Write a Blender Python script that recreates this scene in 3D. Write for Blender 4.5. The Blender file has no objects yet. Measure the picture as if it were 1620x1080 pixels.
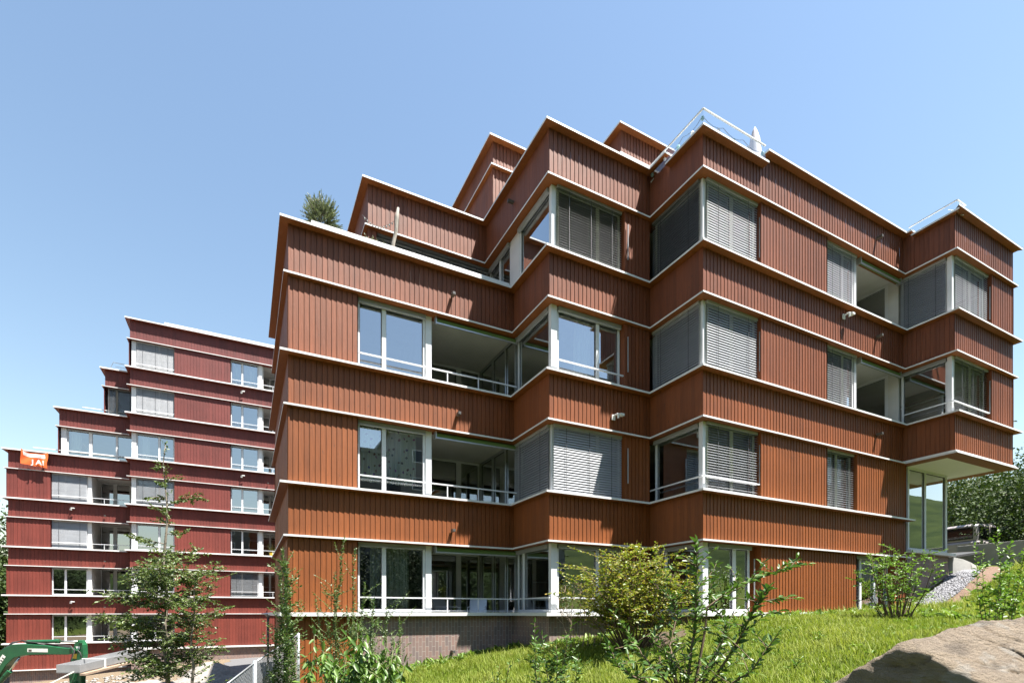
import bpy, math, random
import numpy as np
from mathutils import Vector, Matrix, noise

random.seed(7)
rng = np.random.default_rng(7)
SC = bpy.context.scene
COL = SC.collection
R = math.radians
CT, ST = math.cos(R(27.13)), math.sin(R(27.13))
F, CX, HY = 830.0, 810.0, 968.0          # focal length, centre column and horizon row of the survey


def at(px, py, D):
    r = (px - CX) / F * D
    return Vector((r * CT + D * ST, -r * ST + D * CT, (HY - py) / F * D))


# ------------------------------------------------------------------ materials
def new_mat(name):
    m = bpy.data.materials.new(name)
    m.use_nodes = True
    nt = m.node_tree
    nt.nodes.clear()
    out = nt.nodes.new('ShaderNodeOutputMaterial')
    return m, nt, out


def nd(nt, t, **kw):
    n = nt.nodes.new(t)
    for k, v in kw.items():
        if k in n.inputs:
            n.inputs[k].default_value = v
        else:
            setattr(n, k, v)
    return n


def math_node(nt, op, a, b=None, clamp=False):
    n = nt.nodes.new('ShaderNodeMath')
    n.operation = op
    n.use_clamp = clamp
    for i, v in enumerate((a, b)):
        if v is None:
            continue
        if isinstance(v, (int, float)):
            n.inputs[i].default_value = v
        else:
            nt.links.new(v, n.inputs[i])
    return n.outputs[0]


def mixcol(nt, fac, a, b, mode='MIX'):
    n = nt.nodes.new('ShaderNodeMix')
    n.data_type = 'RGBA'
    n.blend_type = mode
    for i, v in ((0, fac), (6, a), (7, b)):
        if isinstance(v, (int, float)):
            n.inputs[i].default_value = v
        elif isinstance(v, (tuple, list)):
            n.inputs[i].default_value = (*v[:3], 1)
        else:
            nt.links.new(v, n.inputs[i])
    return n.outputs[2]


def noise_fac(nt, scale=(1, 1, 1), detail=4, rough=.6, src='pos', lo=.3, hi=.7):
    if src == 'pos':
        g = nt.nodes.new('ShaderNodeNewGeometry').outputs['Position']
    else:
        g = nt.nodes.new('ShaderNodeTexCoord').outputs['Object']
    mp = nd(nt, 'ShaderNodeMapping')
    mp.inputs['Scale'].default_value = scale
    nt.links.new(g, mp.inputs['Vector'])
    n = nd(nt, 'ShaderNodeTexNoise', Scale=1.0, Detail=detail, Roughness=rough)
    nt.links.new(mp.outputs[0], n.inputs['Vector'])
    r = nd(nt, 'ShaderNodeMapRange')
    r.inputs[1].default_value, r.inputs[2].default_value = lo, hi
    nt.links.new(n.outputs[0], r.inputs[0])
    return r.outputs[0]


def pm(name, col, rough=.6, col2=None, scale=(3, 3, 3), metal=0., spec=.5, bump=0., tint=0., detail=4, src='pos', trans=0., tintcol=None):
    """principled material with noise between col and col2, optional per-face 'tint' attribute."""
    m, nt, out = new_mat(name)
    b = nd(nt, 'ShaderNodeBsdfPrincipled')
    b.inputs['Roughness'].default_value = rough
    b.inputs['Metallic'].default_value = metal
    b.inputs['Specular IOR Level'].default_value = spec
    if col2 is None:
        col2 = tuple(c * .82 for c in col)
    f = noise_fac(nt, scale, detail, src=src)
    c = mixcol(nt, f, col, col2)
    if tint or tintcol:
        a = nd(nt, 'ShaderNodeAttribute')
        a.attribute_name = 'tint'
        if tintcol:
            c = mixcol(nt, a.outputs['Fac'], c, tintcol)
        if tint:
            k = math_node(nt, 'MULTIPLY_ADD', a.outputs['Fac'], tint)
            k.node.inputs[2].default_value = 1 - tint / 2
            cc = nt.nodes.new('ShaderNodeCombineXYZ')
            for i in range(3):
                nt.links.new(k, cc.inputs[i])
            c = mixcol(nt, 1., c, cc.outputs[0], 'MULTIPLY')
    nt.links.new(c, b.inputs['Base Color'])
    if bump:
        bp = nd(nt, 'ShaderNodeBump', Strength=bump, Distance=.02)
        nt.links.new(f, bp.inputs['Height'])
        nt.links.new(bp.outputs[0], b.inputs['Normal'])
    sh = b.outputs[0]
    if trans:
        t = nd(nt, 'ShaderNodeBsdfTranslucent')
        nt.links.new(mixcol(nt, 1., c, (1.0, 1.05, .55), 'MULTIPLY'), t.inputs['Color'])
        mx = nd(nt, 'ShaderNodeMixShader')
        mx.inputs[0].default_value = trans
        nt.links.new(sh, mx.inputs[1])
        nt.links.new(t.outputs[0], mx.inputs[2])
        sh = mx.outputs[0]
    nt.links.new(sh, out.inputs['Surface'])
    return m


def wood(name, col, rough=.58):
    m = pm(name, col, rough, tuple(c * .70 for c in col), (26, 26, 1.6), tint=.3, bump=.25, detail=6, spec=.36)
    nt = m.node_tree
    b = next(n for n in nt.nodes if n.type == 'BSDF_PRINCIPLED')
    src = b.inputs['Base Color'].links[0].from_socket
    # weathering: broad fading, narrow run marks, a few dark knots
    c = mixcol(nt, math_node(nt, 'MULTIPLY', noise_fac(nt, (.55, .55, .9), 5, lo=.35, hi=.7), .3), src, tuple(min(1, q * 1.45 + .004) for q in col))
    c = mixcol(nt, math_node(nt, 'MULTIPLY', noise_fac(nt, (7, 7, .35), 4, lo=.56, hi=.72), .35), c, mixcol(nt, 1., c, (.55, .55, .6), 'MULTIPLY'))
    c = mixcol(nt, math_node(nt, 'MULTIPLY', noise_fac(nt, (16, 16, 9), 2, lo=.70, hi=.74), .6), c, (.04, .02, .012))
    nt.links.new(c, b.inputs['Base Color'])
    return m


def glass_mat(name, base=.1, k=3.0, tint=(.82, .88, .86)):
    m, nt, out = new_mat(name)
    fr = nd(nt, 'ShaderNodeFresnel', IOR=1.5)
    fac = math_node(nt, 'MULTIPLY_ADD', fr.outputs[0], k, True)
    fac.node.inputs[2].default_value = base
    t = nd(nt, 'ShaderNodeBsdfTransparent')
    t.inputs[0].default_value = (*tint, 1)
    g = nd(nt, 'ShaderNodeBsdfGlossy', Roughness=.0)
    g.inputs[0].default_value = (.95, .97, 1, 1)
    # very slight waviness of float glass
    n = noise_fac(nt, (.9, .9, .9), 1)
    bp = nd(nt, 'ShaderNodeBump', Strength=.02, Distance=.02)
    nt.links.new(n, bp.inputs['Height'])
    nt.links.new(bp.outputs[0], g.inputs['Normal'])
    mx = nd(nt, 'ShaderNodeMixShader')
    nt.links.new(fac, mx.inputs[0])
    nt.links.new(t.outputs[0], mx.inputs[1])
    nt.links.new(g.outputs[0], mx.inputs[2])
    nt.links.new(mx.outputs[0], out.inputs['Surface'])
    return m


def brick_mat(name):
    m, nt, out = new_mat(name)
    b = nd(nt, 'ShaderNodeBsdfPrincipled', Roughness=.75)
    g = nt.nodes.new('ShaderNodeNewGeometry')
    sp = nt.nodes.new('ShaderNodeSeparateXYZ')
    nt.links.new(g.outputs['Position'], sp.inputs[0])
    s = math_node(nt, 'SUBTRACT', sp.outputs[0], sp.outputs[1])
    cb = nt.nodes.new('ShaderNodeCombineXYZ')       # upright bricks: long side vertical
    nt.links.new(sp.outputs[2], cb.inputs[0])
    nt.links.new(s, cb.inputs[1])
    bt = nd(nt, 'ShaderNodeTexBrick')
    bt.offset = .5
    bt.inputs['Scale'].default_value = 1
    bt.inputs['Brick Width'].default_value = .24
    bt.inputs['Row Height'].default_value = .085
    bt.inputs['Mortar Size'].default_value = .006
    bt.inputs['Mortar Smooth'].default_value = .3
    bt.inputs['Bias'].default_value = -.1
    bt.inputs['Color1'].default_value = (.21, .135, .112, 1)
    bt.inputs['Color2'].default_value = (.135, .105, .10, 1)
    bt.inputs['Mortar'].default_value = (.30, .265, .23, 1)
    nt.links.new(cb.outputs[0], bt.inputs['Vector'])
    f = noise_fac(nt, (2, 2, 2), 5)
    c = mixcol(nt, f, bt.outputs[0], mixcol(nt, 1., bt.outputs[0], (.78, .76, .78), 'MULTIPLY'))
    nt.links.new(c, b.inputs['Base Color'])
    bp = nd(nt, 'ShaderNodeBump', Strength=.5, Distance=.01)
    bp.invert = True
    nt.links.new(bt.outputs['Fac'], bp.inputs['Height'])
    nt.links.new(bp.outputs[0], b.inputs['Normal'])
    nt.links.new(b.outputs[0], out.inputs['Surface'])
    return m


M = {}
# one stain; sky reflection on the upper boards is put into their duller colours
WOODS = [(.178, .049, .0085), (.174, .048, .009), (.165, .045, .0105), (.152, .042, .013), (.142, .040, .0145), (.135, .039, .0155)]
for i, c in enumerate(WOODS):
    M['wood%d' % i] = wood('stained_boards_%d' % i, c)
REDS = [(.138, .026, .016), (.135, .025, .016), (.13, .024, .016), (.125, .0235, .017), (.12, .023, .0175), (.116, .023, .018), (.113, .023, .019), (.11, .023, .02)]
for i, c in enumerate(REDS):
    M['red%d' % i] = wood('red_boards_%d' % i, c)
M['soffit'] = wood('orange_soffit_boards', (.20, .06, .011))  # colour raised a little to hold the bounce light on the undersides
M['redsoffit'] = wood('red_soffit_boards', (.13, .028, .018))
M['white'] = pm('white_coated_metal', (.62, .62, .61), .45, (.47, .465, .45), (1.6, 1.6, 7))
M['frame'] = pm('window_frame_coating', (.55, .56, .57), .35, (.49, .50, .52), (1, 1, 3))
M['alu'] = pm('brushed_aluminium', (.42, .44, .46), .35, (.36, .38, .40), (2, 2, 6), metal=.6)
M['slat'] = pm('aluminium_slats', (.31, .32, .335), .45, (.26, .27, .285), (1.5, 1.5, 8), metal=.15)
M['slatmid'] = pm('grey_slats', (.22, .225, .23), .42, (.19, .195, .2), (1.5, 1.5, 8), metal=.15)
M['slatdark'] = pm('dark_slats', (.13, .14, .145), .42, (.11, .115, .12), (1.5, 1.5, 8), metal=.25)
M['cord'] = pm('dark_cord', (.07, .07, .075), .7)
M['glass'] = glass_mat('window_glass', .27, 3.0)
M['clear'] = glass_mat('railing_glass', .03, 1.6, (.93, .96, .95))
M['ceil'] = pm('concrete_ceiling', (.52, .51, .49), .8, (.44, .43, .41), (1.5, 1.5, 1.5))
M['soffwhite'] = pm('white_plaster_soffit', (.66, .655, .64), .8, (.60, .595, .58), (.8, .8, .8))
M['plaster'] = pm('interior_plaster', (.27, .265, .25), .85, (.23, .225, .21), (1, 1, 1))
M['parquet'] = pm('oak_floor', (.13, .085, .045), .5, (.09, .055, .03), (2, 14, 2))
M['dark'] = pm('dark_interior', (.045, .045, .047), .7)
M['furn'] = pm('dark_furniture', (.10, .085, .07), .5, (.06, .05, .04))
M['awning'] = pm('green_awning_cloth', (.10, .17, .05), .8)
M['brick'] = brick_mat('upright_clinker_brick')
M['conc'] = pm('cast_concrete', (.30, .295, .275), .85, (.23, .225, .21), (1.2, 1.2, 2.2), bump=.3, detail=8)
M['gravelroof'] = pm('roof_gravel', (.25, .24, .23), .9, (.15, .145, .14), (30, 30, 30))
M['curtain'] = pm('pale_curtain', (.80, .82, .78), .8, (.72, .74, .70), (3, 3, 1), trans=.25)
M['steel'] = pm('galvanised_steel', (.36, .37, .38), .45, (.28, .29, .30), (3, 3, 3), metal=.5)
M['exgreen'] = pm('green_machine_paint', (.012, .095, .036), .4, (.010, .065, .027), (4, 4, 4), bump=.05)
M['rubber'] = pm('black_rubber', (.03, .03, .03), .7)
M['chrome'] = pm('chromed_rod', (.7, .66, .6), .2, metal=.9)
M['decal'] = pm('white_decal', (.75, .75, .68), .5)
M['brass'] = pm('yellow_plate', (.62, .40, .03), .5)
M['bark'] = pm('grey_bark', (.20, .17, .13), .9, (.11, .09, .07), (14, 14, 5), bump=.6)
M['twig'] = pm('brown_twigs', (.13, .085, .05), .9, (.08, .055, .035), (14, 14, 5))
M['greentwig'] = pm('green_twigs', (.15, .17, .06), .8, (.10, .10, .05), (14, 14, 5))
M['drystem'] = pm('dry_stems', (.27, .20, .14), .9, (.18, .13, .09), (10, 10, 5))
M['drift'] = pm('weathered_driftwood', (.26, .235, .2), .9, (.17, .15, .13), (20, 20, 4), bump=.5)


def leafmat(name, a, b, tcol, trans=.3, rough=.45, spec=.5):
    return pm(name, a, rough, b, (5, 5, 5), tintcol=tcol, trans=trans, spec=spec)


M['leaf_tree'] = leafmat('young_tree_leaves', (.055, .095, .022), (.035, .065, .018), (.13, .17, .04), .3)
M['leaf_maple'] = leafmat('maple_leaves', (.145, .205, .02), (.10, .165, .018), (.30, .22, .035), .45)
M['leaf_near'] = leafmat('glossy_shrub_leaves', (.055, .11, .022), (.035, .08, .017), (.11, .19, .04), .25, .4, .4)
M['leaf_bright'] = leafmat('bright_shrub_leaves', (.10, .20, .025), (.06, .13, .02), (.17, .28, .04), .35)
M['leaf_mid'] = leafmat('mid_green_leaves', (.05, .10, .025), (.035, .07, .02), (.11, .17, .05), .3)
M['leaf_dark'] = leafmat('dark_wood_leaves', (.022, .042, .011), (.013, .027, .008), (.055, .085, .02), .2, .6, .2)
M['leaf_yellow'] = leafmat('yellow_green_leaves', (.085, .085, .014), (.045, .055, .012), (.17, .14, .025), .25, .6, .2)
M['leaf_olive'] = leafmat('olive_leaves', (.10, .13, .065), (.06, .085, .045), (.22, .25, .17), .2)
M['leaf_far'] = pm('shaded_far_leaves', (.022, .036, .012), .8, (.014, .024, .008), (2, 2, 2), spec=.1)  # backlit shade of the trees across the lawn is put into this colour
M['blade'] = leafmat('grass_blades', (.15, .205, .02), (.105, .165, .016), (.265, .29, .07), .4, .55, .15)
M['weedblade'] = leafmat('coarse_grass_blades', (.11, .21, .03), (.07, .15, .025), (.2, .28, .06), .35, .5)


# ------------------------------------------------------------------ mesh building
class MB:
    def __init__(s):
        s.v, s.f, s.m, s.t = [], [], [], []

    def face(s, pts, mi=0, t=.5):
        n = len(s.v)
        s.v.extend(tuple(p) for p in pts)
        s.f.append(tuple(range(n, n + len(pts))))
        s.m.append(mi)
        s.t.append(t)

    def par(s, o, a, b, c, mi=0, t=.5):
        """parallelepiped from corner o along a, b, c"""
        o, a, b, c = Vector(o), Vector(a), Vector(b), Vector(c)
        p = [o, o + a, o + a + b, o + b, o + c, o + a + c, o + a + b + c, o + b + c]
        n = len(s.v)
        s.v.extend(tuple(q) for q in p)
        fl = ((0, 3, 2, 1), (4, 5, 6, 7), (0, 1, 5, 4), (1, 2, 6, 5), (2, 3, 7, 6), (3, 0, 4, 7))
        if a.cross(b).dot(c) < 0:
            fl = tuple(tuple(reversed(q)) for q in fl)
        for q in fl:
            s.f.append(tuple(n + i for i in q))
            s.m.append(mi)
            s.t.append(t)

    def box(s, x0, x1, y0, y1, z0, z1, mi=0, t=.5):
        s.par((x0, y0, z0), (x1 - x0, 0, 0), (0, y1 - y0, 0), (0, 0, z1 - z0), mi, t)

    def tube(s, pts, rad, n=6, mi=0, t=.5, cap=True):
        pts = [Vector(p) for p in pts]
        if isinstance(rad, (int, float)):
            rad = [rad] * len(pts)
        rings = []
        up = Vector((.31, .17, .93)).normalized()
        for i, p in enumerate(pts):
            d = (pts[min(i + 1, len(pts) - 1)] - pts[max(i - 1, 0)])
            d = d.normalized() if d.length > 1e-9 else Vector((0, 0, 1))
            u = d.cross(up)
            if u.length < .05:
                u = d.cross(Vector((1, 0, 0)))
            u.normalize()
            w = d.cross(u)
            base = len(s.v)
            for k in range(n):
                a = 2 * math.pi * k / n
                s.v.append(tuple(p + (u * math.cos(a) + w * math.sin(a)) * rad[i]))
            rings.append(base)
        for i in range(len(rings) - 1):
            for k in range(n):
                k2 = (k + 1) % n
                s.f.append((rings[i] + k, rings[i] + k2, rings[i + 1] + k2, rings[i + 1] + k))
                s.m.append(mi)
                s.t.append(t)
        if cap:
            s.f.append(tuple(rings[0] + k for k in reversed(range(n))))
            s.f.append(tuple(rings[-1] + k for k in range(n)))
            s.m += [mi, mi]
            s.t += [t, t]

    def loft(s, rings, mi=0, t=.5, cap=True):
        n = len(rings[0])
        b = len(s.v)
        for r in rings:
            s.v.extend(tuple(p) for p in r)
        for i in range(len(rings) - 1):
            for k in range(n):
                k2 = (k + 1) % n
                s.f.append((b + i * n + k, b + i * n + k2, b + (i + 1) * n + k2, b + (i + 1) * n + k))
                s.m.append(mi)
                s.t.append(t)
        if cap:
            s.f.append(tuple(b + k for k in reversed(range(n))))
            s.f.append(tuple(b + (len(rings) - 1) * n + k for k in range(n)))
            s.m += [mi, mi]
            s.t += [t, t]

    def build(s, name, mats, parent=None, smooth=False, bevel=0):
        me = bpy.data.meshes.new(name)
        me.from_pydata(s.v, [], s.f)
        if not isinstance(mats, (list, tuple)):
            mats = [mats]
        for m in mats:
            me.materials.append(M[m] if isinstance(m, str) else m)
        if len(mats) > 1:
            me.polygons.foreach_set('material_index', s.m)
        a = me.attributes.new('tint', 'FLOAT', 'FACE')
        a.data.foreach_set('value', s.t)
        if smooth:
            me.polygons.foreach_set('use_smooth', [True] * len(me.polygons))
        me.update()
        o = bpy.data.objects.new(name, me)
        COL.objects.link(o)
        if parent is not None:
            o.parent = parent
        if bevel:
            b = o.modifiers.new('bevel', 'BEVEL')
            b.width = bevel
            b.segments = 2
            b.limit_method = 'ANGLE'
        return o


def tag(o, label=None, cat=None, group=None, kind=None):
    for k, v in (('label', label), ('category', cat), ('group', group), ('kind', kind)):
        if v:
            o[k] = v
    return o


def thing(name, label, cat, loc=(0, 0, 0), group=None, rz=0.):
    o = bpy.data.objects.new(name, None)
    COL.objects.link(o)
    o.empty_display_size = .2
    o.location = loc
    o.rotation_euler = (0, 0, rz)
    return tag(o, label, cat, group)


def np_mesh(name, mat, verts, faces, tint, parent=None, smooth=False):
    """verts (n,3); faces (m,k); tint (m,)"""
    me = bpy.data.meshes.new(name)
    nv, nf, k = len(verts), len(faces), faces.shape[1]
    me.vertices.add(nv)
    me.vertices.foreach_set('co', np.ascontiguousarray(verts, dtype=np.float32).ravel())
    me.loops.add(nf * k)
    me.loops.foreach_set('vertex_index', np.ascontiguousarray(faces, dtype=np.int32).ravel())
    me.polygons.add(nf)
    me.polygons.foreach_set('loop_start', np.arange(0, nf * k, k, dtype=np.int32))
    me.update(calc_edges=True)
    me.materials.append(M[mat] if isinstance(mat, str) else mat)
    a = me.attributes.new('tint', 'FLOAT', 'FACE')
    a.data.foreach_set('value', np.ascontiguousarray(tint, dtype=np.float32))
    if smooth:
        me.polygons.foreach_set('use_smooth', [True] * nf)
    o = bpy.data.objects.new(name, me)
    COL.objects.link(o)
    if parent is not None:
        o.parent = parent
    return o


# ------------------------------------------------------------------ terrain
CTRL = np.array([
    (2.5, 11.9, -1.5), (4.5, 12.2, -1.22), (6.3, 12.1, -.95), (6.4, 10.5, -.8), (8, 10.3, -.6), (9.3, 10.3, -.48),
    (9.4, 8.5, -.3), (11.5, 8.5, -.14), (14.5, 8.5, -.09), (17.2, 8.5, -.03), (18.3, 8.4, .16), (19.8, 8.6, .75), (21.3, 8.7, 1.32),
    (23.8, 8, 1.55), (24.2, 5, 1.2), (18, 6, .22), (20, 5, .45), (14, 6.4, -.16), (9.1, 4.3, -.52), (8.7, 6.76, -.62), (7, 5.4, -1.0),
    (3.7, 10.4, -1.47), (5.45, 7.3, -1.2), (6.1, 3.6, -1.0), (4.2, 1.8, -1.3), (0, 0, -1.6), (2, 5, -1.62), (1.5, 9, -1.66), (10, 0, -.8),
    (0.3, 12, -1.75), (-1, 11, -1.85), (-3, 14, -2.3), (-.4, 20.4, -2.45), (-5, 18, -2.95), (-12, 38, -4.25), (-6.5, 38.5, -3.6), (-3, 38.2, -3.1), (1, 38, -2.95), (6, 38, -2.9),
    (-8, 10, -2.3), (-4, 4, -1.9), (-20, 25, -3.6), (0, -12, -1.9), (15, -8, -.9), (-15, -10, -2.4), (24, 14, 2.0), (26, 11, 2.05), (32, 12, 2.25), (30, 22, 2.8), (30, 4, 1.6), (24, -2, .5),
    (0, 30, -2.7), (-14, 48, -4.2), (8, 30, -2), (22, 30, 1.5), (18, 20, 0), (10, 20, -1), (0.4, 16, -2.1), (40, 30, 4), (45, 12, 3.2), (2, 45, -3), (30, 45, 3)], float)


def _solve():
    P = CTRL[:, :2]
    d = np.linalg.norm(P[:, None] - P[None], axis=2)
    n = len(P)
    A = np.zeros((n + 3, n + 3))
    A[:n, :n] = -d + np.eye(n) * .15
    A[:n, n] = 1
    A[:n, n + 1:] = P
    A[n, :n] = 1
    A[n + 1:, :n] = P.T
    b = np.concatenate([CTRL[:, 2], np.zeros(3)])
    return np.linalg.solve(A, b)


W_ = _solve()


def ground_np(x, y):
    x = np.asarray(x, float)
    y = np.asarray(y, float)
    sh = x.shape
    xf, yf = x.ravel(), y.ravel()
    cx, cy = np.clip(xf, -25, 48), np.clip(yf, -15, 50)
    out = np.empty(len(xf))
    for i in range(0, len(xf), 20000):
        q = np.stack([cx[i:i + 20000], cy[i:i + 20000]], 1)
        d = np.linalg.norm(q[:, None] - CTRL[None, :, :2], axis=2)
        out[i:i + 20000] = -d @ W_[:-3] + W_[-3] + q @ W_[-2:]
    # unseen slopes added behind the viewpoint and far right to cover mirrored low sky
    hill = np.clip((-22 - yf) * .42, 0, 17) + np.clip((xf - 58) * .38, 0, 15) * (yf < 90)
    # meets a rolling plain far away
    far = np.hypot(xf - cx, yf - cy)
    w = np.exp(-(far / 60.) ** 2)
    out = out * w + (1 - w) * (-4 + np.clip(xf, -50, 300) * .03) + hill
    return out.reshape(sh)


def gz(x, y):
    return float(ground_np(np.array([x]), np.array([y]))[0])


def ground_pt(px, D):
    p = at(px, HY, D)
    p.z = gz(p.x, p.y)
    return p


def make_ground():
    def axis(lo, hi, step, far):
        core = np.arange(lo, hi, step)
        k = np.cumsum(step * 1.35 ** np.arange(1, 26))
        k = k[k < far]
        return np.concatenate([(lo - k)[::-1], core, hi + k])
    xs = axis(-16, 30, .4, 900)
    ys = axis(-4, 42, .4, 900)
    X, Y = np.meshgrid(xs, ys, indexing='ij')
    Z = ground_np(X, Y)
    Z += (np.sin(X * 1.7 + Y * .6) * np.sin(Y * 1.3 - X * .4)) * .025
    nx, ny = X.shape
    v = np.stack([X.ravel(), Y.ravel(), Z.ravel()], 1)
    i = np.arange(nx - 1)[:, None] * ny + np.arange(ny - 1)[None]
    f = np.stack([i, i + ny, i + ny + 1, i + 1], -1).reshape(-1, 4)
    m, nt, out = new_mat('ground_turf_and_soil')
    b = nd(nt, 'ShaderNodeBsdfPrincipled', Roughness=1.)
    b.inputs['Specular IOR Level'].default_value = .03
    g = nt.nodes.new('ShaderNodeNewGeometry')
    sp = nt.nodes.new('ShaderNodeSeparateXYZ')
    nt.links.new(g.outputs['Position'], sp.inputs[0])
    f1 = noise_fac(nt, (1.2, 1.2, 1.2), 6)
    f2 = noise_fac(nt, (14, 14, 14), 6)
    turf = mixcol(nt, f1, (.075, .105, .016), (.05, .08, .014))
    turf = mixcol(nt, math_node(nt, 'MULTIPLY', f2, .5), turf, (.08, .075, .03))
    soil = mixcol(nt, f2, (.21, .165, .115), (.13, .10, .07))
    fw = noise_fac(nt, (.5, .5, .5), 4, lo=.2, hi=.8)
    # building-site soil lies left of and behind the long facade
    sx = math_node(nt, 'MULTIPLY_ADD', sp.outputs[0], -.8)
    sx.node.inputs[2].default_value = -2.2
    sx = math_node(nt, 'ADD', sx, math_node(nt, 'MULTIPLY', math_node(nt, 'SUBTRACT', sp.outputs[1], 12.), .55))
    sx = math_node(nt, 'ADD', sx, fw, True)
    c = mixcol(nt, sx, turf, soil)
    # dark green put on the added slopes to dim their bounce and reflections
    wx = math_node(nt, 'MULTIPLY', math_node(nt, 'SUBTRACT', sp.outputs[0], 56.), .3, True)
    wy = math_node(nt, 'MULTIPLY', math_node(nt, 'SUBTRACT', -21., sp.outputs[1]), .3, True)
    c = mixcol(nt, math_node(nt, 'MAXIMUM', wx, wy), c, mixcol(nt, noise_fac(nt, (.35, .35, .35), 6), (.035, .05, .014), (.012, .022, .007)))
    nt.links.new(c, b.inputs['Base Color'])
    bp = nd(nt, 'ShaderNodeBump', Strength=.8, Distance=.05)
    nt.links.new(f2, bp.inputs['Height'])
    nt.links.new(bp.outputs[0], b.inputs['Normal'])
    nt.links.new(b.outputs[0], out.inputs['Surface'])
    o = np_mesh('ground', m, v, f, np.full(len(f), .5), smooth=True)
    tag(o, 'sloping lawn and bare site soil around the stepped buildings', 'ground', kind='structure')


make_ground()


def ribbon(name, pts, half, lift, mat, label, cat, kind='structure', sub=14):
    """a sheet that follows the terrain along a polyline"""
    P = [Vector((p[0], p[1], 0)) for p in pts]
    hw = half if isinstance(half, (list, tuple)) else [half] * len(P)
    rows = []
    for i in range(len(P) - 1):
        for k in range(sub + (1 if i == len(P) - 2 else 0)):
            t = k / sub
            c = P[i].lerp(P[i + 1], t)
            d = (P[i + 1] - P[i]).normalized()
            nrm = Vector((-d.y, d.x, 0))
            h = hw[i] * (1 - t) + hw[i + 1] * t
            h2 = h * (1 + .08 * math.sin(i * 3 + k * 1.3))
            rows.append([(c + nrm * h2 * (j / 3 - 1)) for j in range(7)])
    A = np.array([[(q.x, q.y) for q in r] for r in rows])
    Z = ground_np(A[..., 0], A[..., 1]) + lift + (np.sin(A[..., 0] * 1.7 + A[..., 1] * .6) * np.sin(A[..., 1] * 1.3 - A[..., 0] * .4)) * .025
    v = np.concatenate([A, Z[..., None]], 2).reshape(-1, 3)
    n = 7
    i = np.arange(len(rows) - 1)[:, None] * n + np.arange(n - 1)[None]
    f = np.stack([i, i + 1, i + n + 1, i + n], -1).reshape(-1, 4)
    o = np_mesh(name, mat, v, f, np.full(len(f), .5), smooth=True)
    return tag(o, label, cat, kind=kind)


M['asphalt'] = pm('pale_asphalt', (.11, .11, .112), .9, (.08, .08, .083), (20, 20, 20), bump=.2, detail=8)
M['soil'] = pm('dug_soil', (.085, .055, .036), .95, (.05, .034, .022), (16, 16, 16), bump=1., detail=8)
M['soil2'] = pm('reddish_soil', (.15, .092, .058), .95, (.095, .058, .038), (16, 16, 16), bump=1., detail=8)
ribbon('path', [(1.0, 38.3), (.2, 30), (-.45, 22), (-1.1, 15.5), (-3.0, 9)], [1.6, 1.5, 1.3, 1.1, 1.0], .012, 'asphalt',
       'grey asphalt path running down between the two buildings', 'path')
ribbon('soil_strip', [(17.6, 7.75), (18.8, 7.8), (20.3, 8.0), (21.8, 8.2), (23.4, 8.4)], [.3, .5, .55, .6, .65], .02, 'soil2',
       'reddish bare soil beside the gravel below the glazed corner', 'soil', kind='structure')
ribbon('soil_patch', [(6.7, 8.0), (7.4, 8.5), (8.3, 8.9), (9.0, 9.2)], [.25, .5, .55, .2], .02, 'soil',
       'dark dug soil under the yellow green maple bush', 'soil', kind='structure')

# ------------------------------------------------------------------ facade kit
class Wall:
    """straight wall line: P start, d along, n outward; e = distance inward"""
    def __init__(s, a, b):
        s.a, s.b = Vector((a[0], a[1])), Vector((b[0], b[1]))
        s.L = (s.b - s.a).length
        s.d = (s.b - s.a) / s.L
        s.n = Vector((s.d.y, -s.d.x))

    def pt(s, t, e, z):
        p = s.a + s.d * t - s.n * e
        return Vector((p.x, p.y, z))

    def d3(s, k=1.):
        return Vector((s.d.x * k, s.d.y * k, 0))

    def n3(s, k=1.):
        return Vector((s.n.x * k, s.n.y * k, 0))


def walls(poly):
    return [Wall(poly[i], poly[(i + 1) % len(poly)]) for i in range(len(poly))]


def offs(poly, e):
    w = walls(poly)
    out = []
    for i, p in enumerate(poly):
        n1, n2 = w[i - 1].n, w[i].n
        out.append((p[0] - e * (n1.x + n2.x), p[1] - e * (n1.y + n2.y)))
    return out


def sawtooth(mb, w, t0, t1, e, z0, z1, pitch, tilt=.006, g=.0105, deep=.016):
    """upright boards, each leaning back a little to its right edge, with a shadow groove between them"""
    n = max(1, round((t1 - t0) / pitch))
    p = (t1 - t0) / n
    for i in range(n):
        a, b = t0 + i * p, t0 + (i + 1) * p
        tn = random.random()
        f = e - tilt + random.uniform(-.0015, .0015)
        r = e + tilt
        c = b - g
        for s0, e0, s1, e1, q in ((a, f, c, r, tn), (c, r, c, r + deep, tn), (c, r + deep, b, r + deep, tn), (b, r + deep, b, f, tn)):
            mb.face([w.pt(s0, e0, z0), w.pt(s1, e1, z0), w.pt(s1, e1, z1), w.pt(s0, e0, z1)], 0, q)


LED_IN = .5


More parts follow.
